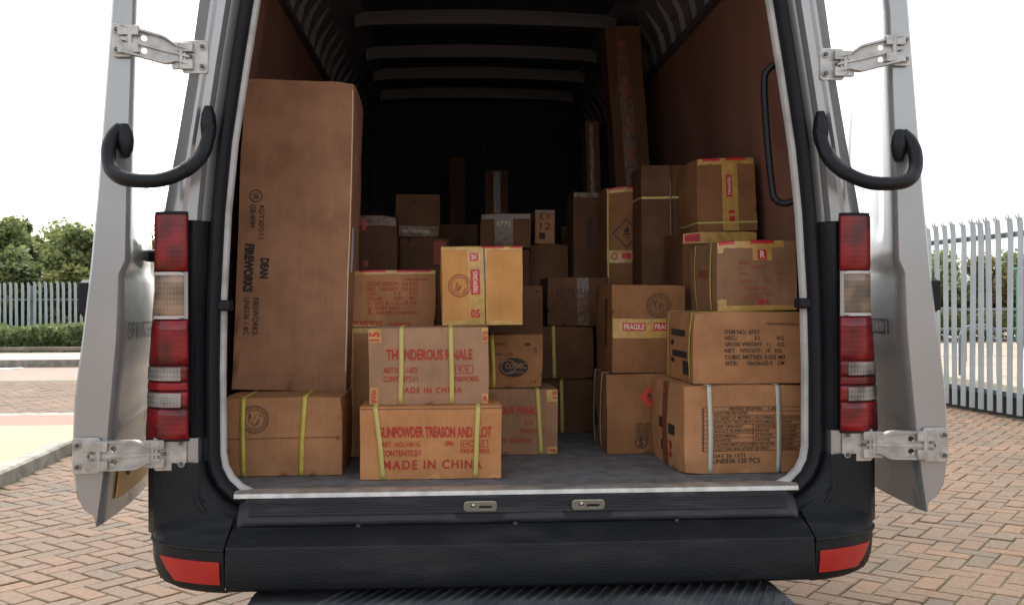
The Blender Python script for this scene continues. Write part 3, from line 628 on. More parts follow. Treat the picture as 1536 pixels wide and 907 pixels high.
# number of the corner groove line: a soft raised lip on the cladding
for mir in (False, True):
    b = MB(); b.tube(spline([(.845, .006, .765), (.842, .0, .70), (.82, -.004, .65), (.785, .0, .618), (.745, .002, .605)], 6), .0065, 8); b.build('cladding_lip', M['plastic'], van, mirror=mir)
# rear step below the bumper
b = MB(); o2 = rrect(-.69, .66, -.40, .02, .05, 5)
b.loft([[(x, y, .385) for x, y in o2], [(x, y, .43) for x, y in o2], [(x*.992, y*.985, .442) for x, y in o2]])
step = b.build('rear_step', M['step'], van)
b = MB()
for k in range(40):
    x = -.62+k*.031
    b.loft([[(x-.005, -.385, .4415), (x+.005, -.385, .4415), (x+.003, -.385, .447), (x-.003, -.385, .447)], [(x-.005+.16, -.03, .4415), (x+.005+.16, -.03, .4415), (x+.003+.16, -.03, .447), (x-.003+.16, -.03, .447)]] if x+.165 < .64 else [[(x-.005, -.385, .4415), (x+.005, -.385, .4415), (x+.003, -.385, .447), (x-.003, -.385, .447)], [(.632, -.385+.355*(.635-x)/.16, .4415), (.638, -.385+.355*(.645-x)/.16, .4415), (.637, -.385+.355*(.643-x)/.16, .447), (.633, -.385+.355*(.637-x)/.16, .447)]])
b.build('tread_ridge', M['step'], step, smooth=0)
for sx in (-1, 1): MB().box(sx*.42-.03, sx*.42+.03, -.05, .6, .36, .39).build('step_bracket', M['rubber'], step)
# load bay grab bar
MB().tube(spline([(.742, .10, 1.853), (.705, .11, 1.828), (.690, .115, 1.79), (.698, .12, 1.65), (.712, .12, 1.50), (.722, .115, 1.462), (.745, .11, 1.452), (.772, .10, 1.460)], 6), .0095, 10).build('grab_bar', M['hose'], van)
# ------------------------------------------------------------------ rear doors
DN = [(.645, 1.085), (.66, 1.106), (.69, 1.124), (.74, 1.134), (.80, 1.137), (.94, 1.131), (1.10, 1.110), (1.27, 1.090), (1.45, 1.073), (1.95, 1.034), (2.3, .995), (2.52, .955)]     # inner edge of the hinge face
DS = [(.621, 1.069), (.66, 1.064), (.70, 1.058), (.80, 1.046), (.92, 1.034), (1.10, 1.018), (1.255, 1.012), (1.29, .996), (1.45, .992), (1.95, .974), (2.3, .935), (2.52, .90)]  # its skin edge
DF = [(.62, 1.165), (.8, 1.16), (1.2, 1.165), (1.5, 1.18), (1.875, 1.20), (2.1, 1.235), (2.25, 1.285), (2.52, 1.34)]                 # far edge of the skin
def skin(z, t):
    a = lerp(DS, z); f = lerp(DF, z); bul = .018+.02*math.exp(-((z-1.05)/.25)**2)
    sm = lambda q, lo, hi: (lambda y: y*y*(3-2*y))(min(1, max(0, (q-lo)/(hi-lo))))
    rec = .014*sm(t, .14, .20)*(1-sm(t, .90, .96))*sm(z, 1.32+.10*t, 1.37+.10*t)-.006*math.exp(-((z-.86-.16*t*t)/.02)**2)*sm(t, .03, .1)
    return (a+(f-a)*t+rec-bul*math.sin(math.pi*min(1, t*1.05))**1.0-.010*math.sin(math.pi*t)*(1 if 1.0 < z < 1.27 else 0), -.03+.80*t, z)
DZ = [.645, .66, .69, .72, .76, .80, .82, .84, .86, .88, .90, .92, .94, .97, 1.0, 1.03, 1.06, 1.10, 1.18, 1.235, 1.255, 1.272, 1.29, 1.32, 1.34, 1.36, 1.38, 1.41, 1.44, 1.47, 1.52, 1.6, 1.8, 1.95, 2.1, 2.25, 2.4, 2.52]
doors = []
for mir in (False, True):
    b = MB(); rows = []
    for z in [.621]+DZ:
        s_ = [skin(z, k/28) for k in range(29)]
        s_[0] = (s_[0][0]+.004, s_[0][1], z)
        n_ = lerp(DN, z) if z > .63 else s_[0][0]+.006
        f = s_[-1]; th = .045 if z > .63 else .006
        rows.append([(s_[0][0]+.004, -.036, z)]+s_+[(f[0]+th, f[1], z), (f[0]+th*.9, .45, z) if z > .63 else (s_[16][0]+.006, .45, z), (n_+.004 if z > .63 else n_, .02, z), (n_, -.03, z), (n_-.006 if z > .63 else n_-.001, -.036, z)])
    b.loft(rows); dr = b.build('rear_door', M['paint'], van, mirror=mir, smooth=38); doors.append(dr)
    b = MB(); b.grid([[(lerp(DN, z)+.006+.045*0, .03, z), (lerp(DN, z)+.008, .035, z), (max(lerp(DN, z)+.02, lerp(DF, z)+.05), .72, z)] for z in (.80, 1.0, 1.2, 1.45, 1.7, 1.95)]); b.build('door_lining', M['plywood'], dr, mirror=mir)
    sx = -1 if mir else 1
    b = MB(); b.loft([[(sx*x, -.005+.02*math.cos(a)*.8, 1.195+.05*zz) for a, zz in ((0, 1), (1.57, .8), (3.14, .8), (3.14, -.8), (1.57, -.8), (0, -1))] for x in (1.098, 1.118, 1.126)]); b.build('door_buffer', M['rubber'], dr, bevel=.004)
# stop on the left door's skin
MB().box(-.02, .02, -.03, .03, -.045, .045).mapv(lambda x, y, z: (-1.0+x, .31+y, 1.318+z)).build('door_buffer', M['rubber'], doors[1], bevel=.012)
MB().cyl((-1.0, .31, 1.318), (-1.10, .31, 1.318), .018, 10).build('door_buffer', M['rubber'], doors[1])
# badges on the skins
def badge(word, mir, t0, t1, z0, z1):
    vs, fs = text2d(word, -.004); b = MB(); out = []
    for u, v in vs:
        t = t0+(t1-t0)*u; x, y, z = skin(z0+(z1-z0)*v, t); out.append(((-x if mir else x)+(.005 if mir else -.005), y, z))
    b.mesh(out, fs); b.build('badge', M['chrome'], doors[1 if mir else 0], smooth=0)
badge('SPRINTER', True, .06, .40, 1.088, 1.132)
badge('313 CDI', False, .44, .10, 1.088, 1.132)
# rear number plate on the left door, seen edge-on
b = MB(); rows = []
for z in (.668, .70, .74, .775): rows.append([(-skin(z, t)[0]+.007, skin(z, t)[1], z) for t in (.12, .25, .38, .5, .62)])
b.grid(rows); b.grid([rows[0], [(x-.004, y, z) for x, y, z in rows[0]]]); b.grid([[r_[0] for r_ in rows], [(r_[0][0]-.004, r_[0][1], r_[0][2]) for r_ in rows]])
for t in (.22, .52):
    x, y, z = skin(.73, t); b.cyl((-x+.006, y, .73), (-x+.012, y, .73), .010, 10, 1)
b.build('number_plate', [M['plate'], M['dark_steel']], doors[1])
# ------------------------------------------------------------------ hinges and check hoses
def hinge(sx, zb, zd, xb0, xb1, xd0, xd1, yb, yd, hb):
    h = MB(); vs, fs = plate2d(rrect(0, 1, -.5, .5, .05, 2), [circ(.40, .20, .07, 12), circ(.40, -.20, .07, 12)], 1)
    xa, xb_ = xb1-.012, xd0+.012
    def P(u, v, q): 
        t = u; tp = 1-.42*min(1, max(0, (u-.66)/.2)); return (sx*(xb_+(xa-xb_)*t), yd-.010+(yb-yd)*t-.004*q, zd+(zb-zd)*t+v*hb*.78*tp)
    # aspect: holes become round because u spans the arm
    L = xb_-xa; asp = L/(hb*.78)
    oc = []
    for p0_, p1_ in (((0, -.5), (asp, -.5)), ((asp, -.5), (asp, .5)), ((asp, .5), (0, .5)), ((0, .5), (0, -.5))):
        oc += [(p0_[0]+(p1_[0]-p0_[0])*k/10, p0_[1]+(p1_[1]-p0_[1])*k/10) for k in range(10)]
    vs, fs = plate2d(oc, [circ(asp*.30, .235, .105, 14), circ(asp*.30, -.235, .105, 14)], 1)
    h.mesh([P(u/asp, v, q*1.2) for u, v, q in vs], fs)
    def bar(v, r_, q0, q1):
        o_ = []
        for u in (-.06, .2, .6, .68, .76, .86, 1.06): o_.append([P(u, v-r_, q0), P(u, v+r_, q0), P(u, v+r_, q1), P(u, v-r_, q1)])
        h.loft(o_)
    bar(.49, .045, -2, 3.4); bar(-.49, .045, -2, 3.4); bar(0, .07, 0, 2.2)
    hm = h.build('hinge', M['hinge'], van, bevel=.0015, seg=1)
    for (x0, x1, z_, y_, pv) in ((xb0, xb1, zb, yb, xb1), (xd0, xd1, zd, yd, xd0)):
        p = MB(); vs, fs = plate2d(rrect(x0, x1, z_-hb*.5, z_+hb*.5, .008, 3), [], .006); p.mesh([(sx*x, y_-.003+q, z) for x, z, q in vs], fs)
        out = x0 if pv == x1 else x1; inn = x1-(x1-x0)*.35 if pv == x1 else x0+(x1-x0)*.35
        for bx, bz in ((out+(.013 if out == x0 else -.013), z_+hb*.30), (out+(.013 if out == x0 else -.013), z_-hb*.30), (inn, z_)):
            p.cyl((sx*bx, y_-.006, bz), (sx*bx, y_-.010, bz), .0095, 14); p.cyl((sx*bx, y_-.008, bz), (sx*bx, y_-.016, bz), .006, 6, 1)
        # knuckles
        for dz in (-.26, .26): p.loft([[(sx*(pv+dx*(1 if pv == x0 else -1)), y_-.020+dy, z_+hb*dz+e_) for e_ in (-.012, .012) for dy in (0,)]+[(sx*(pv+dx*(1 if pv == x0 else -1)), y_-.004, z_+hb*dz+e_) for e_ in (.012, -.012)] for dx in (-.022, .03)])
        p.build('hinge_plate', [M['hinge'], M['dark_steel']], hm, bevel=.002, seg=1)
        MB().cyl((sx*pv, y_-.016, z_-hb*.36), (sx*pv, y_-.016, z_+hb*.36), .0065, 10).build('hinge_pin', M['hinge'], hm)
for sx in (1, -1):
    hinge(sx, 1.812, 1.842, .803, .868, .982, 1.030, 0.0, -.042, .085)
    hinge(sx, .797, .800, .862, .945, 1.062, 1.130, 0.006, -.042, .090)
    pts = [(1.012, -.043, 1.625), (1.026, -.058, 1.60), (1.030, -.075, 1.56), (1.018, -.095, 1.515), (.985, -.115, 1.488), (.93, -.12, 1.480), (.88, -.11, 1.487), (.835, -.085, 1.515), (.805, -.05, 1.56), (.796, -.028, 1.61), (.794, -.014, 1.655)]
    rs = [.013, .0165]+[.018]*7+[.016, .013]
    sp = spline([(sx*x, y, z) for x, y, z in pts], 6); n_ = len(sp)
    rr = [.0125+.0055*min(1, 6*min(k/(n_-1), 1-k/(n_-1))) for k in range(n_)]
    cs = MB().tube(sp, rr, 14).build('door_check_hose', M['hose'], van)
    MB().ball((sx*1.000, -.044, 1.590), (.023, .022, .048), 16).build('hose_mount', M['hose'], cs); MB().ball((sx*.800, -.014, 1.635), (.020, .026, .056), 16).build('hose_mount', M['hose'], cs)
    b = MB(); m0 = [k for k in range(n_) if k/(n_-1) > .68 and k/(n_-1) < .80]
    b.tube([sp[k] for k in m0], .0192, 14).build('hose_sleeve', M['plastic'], cs)
# ------------------------------------------------------------------ the cartons
GROUP = 'firework cartons loaded in the van'
class Carton:
    """a board box: front face at y=0 looking back out of the van, base at z=0, centred on x"""
    def __init__(s, label, X0, X1, Z0, Z1, Y, D, m, ref, rot=(0, 0, 0), seed=1, bulge=.004, taper=0., name='carton', worn=.0038):
        s.w, s.h, s.d = X1-X0, Z1-Z0, D; s.ref = ref; s.bul = bulge; s.seed = seed; s.tp = taper; s.worn = worn
        s.ink = {}; s.off = {}
        w_, h_ = s.w, s.h; n = 16; b = MB()
        def face(mk): b.grid([[mk(i/n, j/n) for i in range(n+1)] for j in range(n+1)])
        face(lambda u, v: s.P('front', u*w_, v*h_)); face(lambda u, v: s.P('back', u*w_, v*h_))
        face(lambda u, v: s.P('left', u*D, v*h_)); face(lambda u, v: s.P('right', u*D, v*h_))
        face(lambda u, v: s.P('top', u*w_, v*D)); face(lambda u, v: s.P('bottom', u*w_, v*D))
        # flaps meeting along the top: a thin raised seam
        o = b.build(name, M[m], None, smooth=35, bevel=.006)
        o.location = ((X0+X1)/2, Y, Z0); o.rotation_euler = tuple(R(a) for a in rot); s.o = o; s.b = None
        tag(o, label, 'carton', GROUP)
        b = MB()
        b.grid([[Vector(s.P('top', w_*k/10, D*.5-.001))+Vector((0, 0, .0006)) for k in range(11)], [Vector(s.P('top', w_*k/10, D*.5+.0015))+Vector((0, 0, .0006)) for k in range(11)]])
        s.seam = b
    def nz(s, x, y, z): return noise.noise(Vector((x*5+s.seed*3.1, y*5, z*5+s.seed)))
    def P(s, f, a, c, off=0.):
        """point at distance a along face f (left to right as seen from outside) and c up it"""
        w_, h_, D = s.w, s.h, s.d
        if f == 'front': p = Vector((a-w_/2, 0, c)); n = Vector((0, -1, 0)); u, v = a/w_, c/h_
        elif f == 'back': p = Vector((a-w_/2, D, c)); n = Vector((0, 1, 0)); u, v = a/w_, c/h_
        elif f == 'left': p = Vector((-w_/2, D-a, c)); n = Vector((-1, 0, 0)); u, v = a/D, c/h_
        elif f == 'right': p = Vector((w_/2, a, c)); n = Vector((1, 0, 0)); u, v = a/D, c/h_
        elif f == 'top': p = Vector((a-w_/2, c, h_)); n = Vector((0, 0, 1)); u, v = a/w_, c/D
        else: p = Vector((a-w_/2, c, 0)); n = Vector((0, 0, -1)); u, v = a/w_, c/D
        uu, vv = min(1, max(0, u)), min(1, max(0, v)); e = math.sin(math.pi*uu)*math.sin(math.pi*vv)
        b_ = s.bul if f in ('front', 'back', 'left', 'right') else s.bul*.35
        q = p+n*(b_*e+off)
        wv = s.worn; nn = s.nz(p.x, p.y, p.z)
        q += Vector((wv*s.nz(p.x+7, p.y, p.z), wv*nn, wv*.8*s.nz(p.x, p.y+9, p.z) if p.z > .01 else 0))
        q += n*(.0011*noise.noise(Vector((p.x*17+s.seed, p.y*17, p.z*17))))
        for sx in (-1, 1):
            for y0 in (0, D):
                for z0 in (0, h_):
                    cd = Vector((sx*w_/2, y0, z0)); k = random.Random(s.seed*97+sx*5+(y0 > 0)*11+(z0 > 0)*23).random()
                    if k > .45 and (z0 > 0 or k > .8): q += (Vector((0, D/2, h_/2))-cd).normalized()*((k-.4)*.017*math.exp(-((p-cd).length/.035)**2))
        t = 1-s.tp*p.z/h_; return Vector((q.x*t, q.y, q.z))
    def uv(s, px, py):
        x0, x1, y0, y1 = s.ref; return (px-x0)/(x1-x0)*s.w, (y1-py)/(y1-y0)*s.h
    def _add(s, key, vs, fs, face, off):
        s.ink.setdefault(key, MB()).mesh([s.P(face, a, c, off) for a, c in vs], fs)
    def text(s, t, x0, y0, x1, y1, ink='black_ink', rot=0, bold=.012, face='front', off=.0016, m=None):
        vs, fs = text2d(t, bold)
        if rot == -90: vs = [(v, 1-u) for u, v in vs]
        elif rot == 90: vs = [(1-v, u) for u, v in vs]
        if m is None: (a0, c1), (a1, c0) = s.uv(x0, y0), s.uv(x1, y1)
        else: a0, c0, a1, c1 = m
        s._add(ink, [(a0+(a1-a0)*u, c0+(c1-c0)*v) for u, v in vs], fs, face, off); return s
    def patch(s, x0, y0, x1, y1, ink, face='front', off=.0014, m=None, n=6):
        if m is None: (a0, c1), (a1, c0) = s.uv(x0, y0), s.uv(x1, y1)
        else: a0, c0, a1, c1 = m
        vs = [(a0+(a1-a0)*i/n, c0+(c1-c0)*j/n) for j in range(n+1) for i in range(n+1)]
        s._add(ink, vs, [(j*(n+1)+i, j*(n+1)+i+1, (j+1)*(n+1)+i+1, (j+1)*(n+1)+i) for j in range(n) for i in range(n)], face, off); return s
    def band(s, pts0, pts1, ink, face='front', off=.0016):
        n = len(pts0); s._add(ink, list(pts0)+list(pts1), [(i, i+1, n+i+1, n+i) for i in range(n-1)], face, off)
    def ringmark(s, px, py, r, ink, th=.12, face='front', ry=None, full=False, off=.0016, c=None):
        a, cc = s.uv(px, py) if c is None else c
        k = s.w/(s.ref[1]-s.ref[0]) if c is None else 1; ra = r*k; rc = (ry or r)*k; n = 36
        def pt(f): return [(a+ra*f*math.cos(2*math.pi*i/n), cc+rc*f*math.sin(2*math.pi*i/n)) for i in range(n+1)]
        if full: s._add(ink, [(a, cc)]+pt(1), [(0, i+1, i+2) for i in range(n)], face, off)
        else: s.band(pt(1-th), pt(1), ink, face, off)
        return s
    def stamp(s, px, py, r, ink):
        """a round printed seal: two rings, a ragged inner drawing"""
        s.ringmark(px, py, r, ink, .07); s.ringmark(px, py, r*.72, ink, .06); rnd = random.Random(s.seed)
        k = s.w/(s.ref[1]-s.ref[0]); a, c = s.uv(px, py)
        for i in range(26):                      # lettering round the rim as short strokes
            an = 2*math.pi*i/26; r0, r1 = r*k*.77, r*k*.89; t = .035
            s._add(ink, [(a+r0*math.cos(an-t), c+r0*math.sin(an-t)), (a+r0*math.cos(an+t), c+r0*math.sin(an+t)), (a+r1*math.cos(an+t), c+r1*math.sin(an+t)), (a+r1*math.cos(an-t), c+r1*math.sin(an-t))], [(0, 1, 2, 3)], 'front', .0016)
        for i in range(9):
            x, z, l, t = rnd.uniform(-.4, .4), rnd.uniform(-.45, .4), rnd.uniform(.12, .4), rnd.uniform(.03, .07); an = rnd.uniform(1.0, 2.2)
            dx, dz = math.cos(an)*l*.5, math.sin(an)*l*.5; q = r*k
            s._add(ink, [(a+(x-dx-t)*q, c+(z-dz)*q), (a+(x-dx+t)*q, c+(z-dz)*q), (a+(x+dx+t)*q, c+(z+dz)*q), (a+(x+dx-t)*q, c+(z+dz)*q)], [(0, 1, 2, 3)], 'front', .0016)
        return s
    def diamond(s, px, py, hw, hh, ink, line=None, flame=True, off=.0016):
        a, c = s.uv(px, py); k = s.w/(s.ref[1]-s.ref[0]); kz = s.h/(s.ref[3]-s.ref[2]); hw *= k; hh *= kz
        D4 = lambda f: [(a-hw*f, c), (a, c+hh*f), (a+hw*f, c), (a, c-hh*f), (a-hw*f, c)]
        if line: s.band(D4(.9), D4(1), line, off=off)
        if ink: s._add(ink, D4(1)[:4], [(0, 1, 2, 3)], 'front', off-.0004)
        if flame:
            m_ = line or 'black_ink'; q = lambda u, v: (a+u*hw, c+v*hh)
            s._add(m_, [q(-.18, .12), q(-.1, .38), q(0, .24), q(.06, .55), q(.16, .3), q(.2, .1), q(.0, .02)], [(0, 1, 2, 3, 4, 5, 6)], 'front', off)
            s._add(m_, [q(-.25, -.02), q(.25, -.02), q(.25, -.09), q(-.25, -.09)], [(0, 1, 2, 3)], 'front', off); s.text('1.4G', 0, 0, 0, 0, m_, m=(a-.2*hw, c-.38*hh, a+.2*hw, c-.16*hh), off=off)
        return s
    def strap(s, xt, xb, m='strap', face='front', wd=.013, over=True):
        """a plastic strap up a face (pixel columns of the front, metres on a side) and over the top"""
        if face == 'front':
            k = s.w/(s.ref[1]-s.ref[0]); at_, ab = (xt-s.ref[0])*k, (xb-s.ref[0])*k
        else: at_, ab = xt, xb
        b = MB(); n = 12; rows = []
        for i in range(n+1):
            t = i/n; a = ab+(at_-ab)*t; c = s.h*t; sag = .002+.0025*math.sin(math.pi*t)
            rows.append([s.P(face, a-wd/2, c, sag), s.P(face, a+wd/2, c, sag)])
        b.grid(rows)
        if over:
            rows = []
            for i in range(n+1):
                t = i/n
                if face == 'front': rows.append([s.P('top', at_-wd/2, s.d*t, .0022), s.P('top', at_+wd/2, s.d*t, .0022)])
                elif face == 'left': rows.append([s.P('top', s.w*t, s.d-at_+wd/2, .0022), s.P('top', s.w*t, s.d-at_-wd/2, .0022)])
            if face == 'front': rows = [[p+Vector((0, -.002 if i == 0 else 0, 0)) for p in r_] for i, r_ in enumerate(rows)]
            b.grid(rows)
        o = b.build('strap', M[m], s.o, smooth=50); sd = o.modifiers.new('thick', 'SOLIDIFY'); sd.thickness = .0011; return s
    def hstrap(s, py, m='strap', wd=.012):
        c = s.uv(0, py)[1]; b = MB(); b.grid([[s.P('front', s.w*i/10, c+q*wd/2, .0022) for i in range(11)] for q in (-1, 1)]); b.grid([[s.P('left', s.d*i/10, c+q*wd/2, .0022) for i in range(11)] for q in (-1, 1)])
        b.build('strap', M[m], s.o); return s
    def tape(s, x0, y0, x1, y1, m='tape', red=(), off=.0010, face='front', mm=None):
        """a strip of packing tape; red = printed blocks on it (pixel rectangles)"""
        b = MB(); n = 12
        if mm is None: (a0, c1), (a1, c0) = s.uv(x0, y0), s.uv(x1, y1)
        else: a0, c0, a1, c1 = mm
        wob = lambda i: .0012*noise.noise(Vector((i*1.7+s.seed, a0*9, c0*9)))
        b.grid([[s.P(face, a0+(a1-a0)*i/n+wob(j), c0+(c1-c0)*j/n+wob(i+20), off) for i in range(n+1)] for j in range(n+1)]); b.build('tape', M[m], s.o)
        for r_ in red: s.patch(*r_, 'red_tape', off=off+.0006)
        return s
    def edge_tape(s, f0=0., f1=1., drop=.022, m='tape', red=((.1, .3), (.5, .8))):
        """tape folded over the front top edge"""
        b = MB(); n = 14; a = lambda t: s.w*(f0+(f1-f0)*t)
        rag = lambda i: drop*(1+.35*noise.noise(Vector((i*.8, s.seed, 2))))
        b.grid([[s.P('front', a(i/n), s.h-rag(i), .0012) for i in range(n+1)], [s.P('front', a(i/n), s.h, .0012)+Vector((0, 0, -.001)) for i in range(n+1)], [s.P('top', a(i/n), .002, .0014) for i in range(n+1)], [s.P('top', a(i/n), .035, .0012) for i in range(n+1)]])
        b.build('tape', M[m], s.o)
        for r0, r1 in red:
            b = MB(); b.grid([[s.P('front', s.w*(r0+(r1-r0)*i/8), s.h-drop*.42, .0019) for i in range(9)], [s.P('front', s.w*(r0+(r1-r0)*i/8), s.h, .0019)+Vector((0, 0, -.0006)) for i in range(9)], [s.P('top', s.w*(r0+(r1-r0)*i/8), .003, .0022) for i in range(9)], [s.P('top', s.w*(r0+(r1-r0)*i/8), .026, .0020) for i in range(9)]]); b.build('tape', M['red_tape'], s.o)
        return s
    def lines(s, rows, ink, bold=.008):
        for t, x0, y0, x1, y1 in rows: s.text(t, x0, y0, x1, y1, ink, bold=bold)
        return s
    def frame(s, x0, y0, x1, y1, ink, t=1.0):
        for r_ in ((x0, y0, x1, y0+t), (x0, y1-t, x1, y1), (x0, y0, x0+t, y1), (x1-t, y0, x1, y1)): s.patch(*r_, ink, n=3)
        return s
    def done(s):
        s.seam.build('flap_seam', M['black_ink'], s.o)
        for k, b in s.ink.items(): b.build({'red_tape': 'tape_print', 'lilac': 'paper_label', 'orange_label': 'hazard_label', 'white_print': 'tape_print'}.get(k, 'printing'), M[k], s.o, smooth=0)
        s.o['w'] = s.w; del s.o['w']; return s

# --- left: strapped base box and the tall box on it
c = Carton('wide yellow-strapped carton with a round black stamp, under the tall box at the left', -.831, -.497, .687, .910, .282, .46, 'kraft', (336, 513, 598, 716), (0, 0, .8), 1)
c.strap(365, 364); c.strap(457, 452); c.stamp(383, 630, 21, 'brown_ink'); c.patch(337, 658.6, 512, 659.6, 'brown_ink', n=8)
c.text('6', 505, 655, 508, 664, 'brown_ink'); c.done()
c = Carton('tallest plain brown carton at the left with bold black FIREWORKS printed sideways', -.852, -.505, 0.914, 1.885, .475, .30, 'tall_kraft', (352, 519, 120, 588), (-5.0, 1.5, 0), 2, .006, .015, 'tall_carton')
c.ringmark(377, 300, 9.5, 'black_ink', .14); c.text('UN', 373, 295.5, 382, 304.5, rot=-90)
c.text('4G/Y30/S/11', 382, 313, 390, 364, rot=-90, bold=.004); c.text('GB/4084', 369, 313, 377, 348, rot=-90, bold=.004)
c.text('FIREWORKS', 362.5, 372, 377, 444, rot=-90, bold=.06); c.text('DEAN', 387, 393, 400, 423, rot=-90, bold=.06)
c.text('FIREWORKS', 378, 452, 387, 507, rot=-90, bold=.008); c.text('UN0336 1.4G', 365, 452, 373, 507, rot=-90, bold=.008)
c.patch(0, 0, 0, 0, 'edge_and_glare', 'front', m=(c.w-.005, .06, c.w-.0015, c.h-.02)); c.patch(0, 0, 0, 0, 'lilac', 'right', m=(.012, .37, .05, .51)); c.done()
# --- front centre stack
c = Carton('yellow-strapped carton reading GUNPOWDER TREASON AND PLOT in red, on the floor', -.437, -.042, .687, .889, .193, .40, 'lit_kraft', (540, 752, 611, 721), (0, 0, -.4), 3, .005)
c.strap(563, 574.5, 'pale_strap'); c.strap(717, 712, 'pale_strap')
c.text('GUNPOWDER TREASON AND PLOT', 566, 641, 737, 658, 'red_ink', bold=.03).text('ART. NO.:1461G', 571, 664, 628, 672, 'red_ink').text('(M)', 666, 663, 679, 672, 'red_ink').text('HC 02', 694, 664, 727, 671, 'red_ink').frame(690, 662, 732, 673, 'red_ink')
c.text('CONTENTS:2/1', 571, 677, 629, 686, 'red_ink').text('FIREWORKS', 689, 675, 734, 682, 'red_ink').text('MADE IN CHINA', 574, 692, 722, 706, 'red_ink', bold=.02); c.patch(541, 613.5, 752, 614.5, 'brown_ink', n=8); c.done()
c = Carton('yellow-strapped carton reading THUNDEROUS FINALE on top of the GUNPOWDER TREASON carton', -.416, -.077, .891, 1.109, .24, .345, 'lit_grey_kraft', (553, 732, 491, 607), (0, 0, .5), 4, .004)
c.strap(602, 600, 'pale_strap'); c.strap(676.5, 677, 'pale_strap')
c.text('THUNDEROUS FINALE', 579, 523, 708, 539, 'red_ink', bold=.025).text('ART.NO.:1472', 574, 550, 625, 559, 'red_ink').text('K.V.', 687, 549.5, 704, 557, 'red_ink').frame(682, 547, 709, 560, 'red_ink')
c.text('CONTENTS:1/1', 574, 563, 626, 572, 'red_ink').text('FIREWORKS', 681, 564, 717, 572, 'red_ink').text('MADE IN CHINA', 597, 580, 692, 589, 'red_ink', bold=.015)
for q in ((553.5, 492, 572, 513), (722, 492, 731.5, 513), (553.5, 581, 566, 606.5), (722, 592, 731.5, 606.5)): c.tape(*q)
c.text('15', 554.5, 497, 570, 510, 'red_tape', 90, .03, off=.003).text('WAR', 555.5, 583, 564, 605, 'red_tape', -90, .03, off=.003).text('52', 724, 496, 731, 511, 'red_tape', 90, .03, off=.003).text('R', 724, 595, 731, 604, 'red_tape', 45, .03, off=.003); c.done()
c = Carton('carton with a yellow taped edge squeezed between the tall box and THUNDEROUS FINALE', -.519, -.19, .687, 1.101, .615, .26, 'kraft', (517, 640, 490, 690), (0, 0, 2), 5, .003)
c.tape(518, 491, 526, 690, red=()); c.tape(519, 491, 600, 499); c.text('WARNING', 519.5, 505, 524, 580, 'red_tape', -90, .03, off=.003); c.done()
c = Carton('carton with many small red lines of print and WARNING along its foot, behind THUNDEROUS FINALE', -.506, -.233, 1.103, 1.284, .622, .25, 'kraft', (525, 653, 406, 490), (0, 0, 1), 6, .004)
c.lines([('GROSS WEIGHT: 15.0 KGS', 551, 423, 626, 429), ('NET   WEIGHT: 13.0 KGS', 551, 431, 626, 436.5), ('N.E.C.:', 551, 438, 569, 443), ('3.0', 590, 438, 601, 443), ('KGS', 614, 438, 626, 443), ('VOLUME:', 551, 445, 574, 450), ('0.055', 590, 445, 605, 450), ('M3', 614, 445, 622, 450), ('N.  SIZE: 49 x 26 x 39 CM', 551, 452, 624, 457), ('KEEP DRY', 563, 459, 600, 464), ('THIS SIDE UP HANDLE', 563, 466, 625, 471), ('X', 551, 459, 558, 471), ('FIREWORKS UN0336', 609, 418, 641, 421)], 'red_ink', .004)
c.text('WARNING', 529, 480, 573, 488, 'red_ink', bold=.03); c.edge_tape(0, 1, .012, red=((.1, .42), (.55, .95))); c.tape(526, 484, 575, 489.6, off=.0006); c.patch(582, 484, 615, 489, 'red_tape'); c.done()
c = Carton('bright square carton with red-printed tape down its middle, topmost of the front stack', -.209, .035, 1.112, 1.349, .40, .27, 'lit_pale_kraft', (663, 784, 370, 489), (0, -.4, .6), 7, .004)
c.stamp(689, 429, 17, 'faint_ink'); c.tape(701.5, 371, 731, 488, red=((706, 380, 718, 392), (705.5, 405, 719.5, 443))); c.text('FIREWORKS', 709, 408, 716, 440, 'white_print', 90, .02, off=.0026).text('TNT', 708, 382, 716, 390, 'white_print', 90, .03, off=.0026)
c.text('05', 705, 465, 719, 478, 'red_tape', 20, .03, off=.0022); c.patch(726, 371, 728, 488, 'clear_tape', off=.0016); c.edge_tape(0, 1, .010, red=((.50, .78), (.86, .99))); c.tape(664, 482, 783, 488.6, off=.0006); c.done()
# --- second row centre
c = Carton('yellow-strapped carton with only OUS FINALE showing, on the floor right of the GUNPOWDER carton', -.177, .162, .687, .899, .613, .26, 'grey_kraft', (679, 836, 583, 684), (0, 0, .6), 8, .004)
c.strap(805, 811, 'pale_strap'); c.strap(708, 708, 'pale_strap'); c.text('THUNDEROUS FINALE', 696, 609, 810, 622, 'red_ink', bold=.025).text('FIREWORKS', 781, 644, 816, 651, 'red_ink').text('MADE IN CHINA', 715, 658, 797, 666, 'red_ink', bold=.015).text('CONTENTS:1/1', 692, 644, 738, 651, 'red_ink').text('K.V.', 786, 633, 800, 639, 'red_ink')
c.tape(819, 584, 835.5, 602); c.tape(820, 672, 835.5, 683.5); c.text('15', 828, 585, 835, 597, 'red_tape', 90, .03, off=.003).text('WAR', 824, 675, 834, 680, 'red_tape', bold=.03, off=.003); c.done()
c = Carton('small carton with a black oval logo and one yellow strap, on the OUS FINALE carton', -.13, .117, .901, 1.075, .645, .24, 'half_shaded_kraft', (701, 813, 503, 582), (0, 0, -2.2), 9, .003)
c.strap(738, 739.5, 'strap'); c.ringmark(769, 551, 22, 'black_ink', ry=14.5, full=True); c.ringmark(761, 550, 12, 'grey_kraft', .16, ry=11, off=.0024); c.text('COSMIC', 757, 544, 788, 553, 'grey_kraft', bold=.03, off=.003).text('FIREWORKS', 762, 555.5, 785, 560, 'grey_kraft', bold=.01, off=.003)
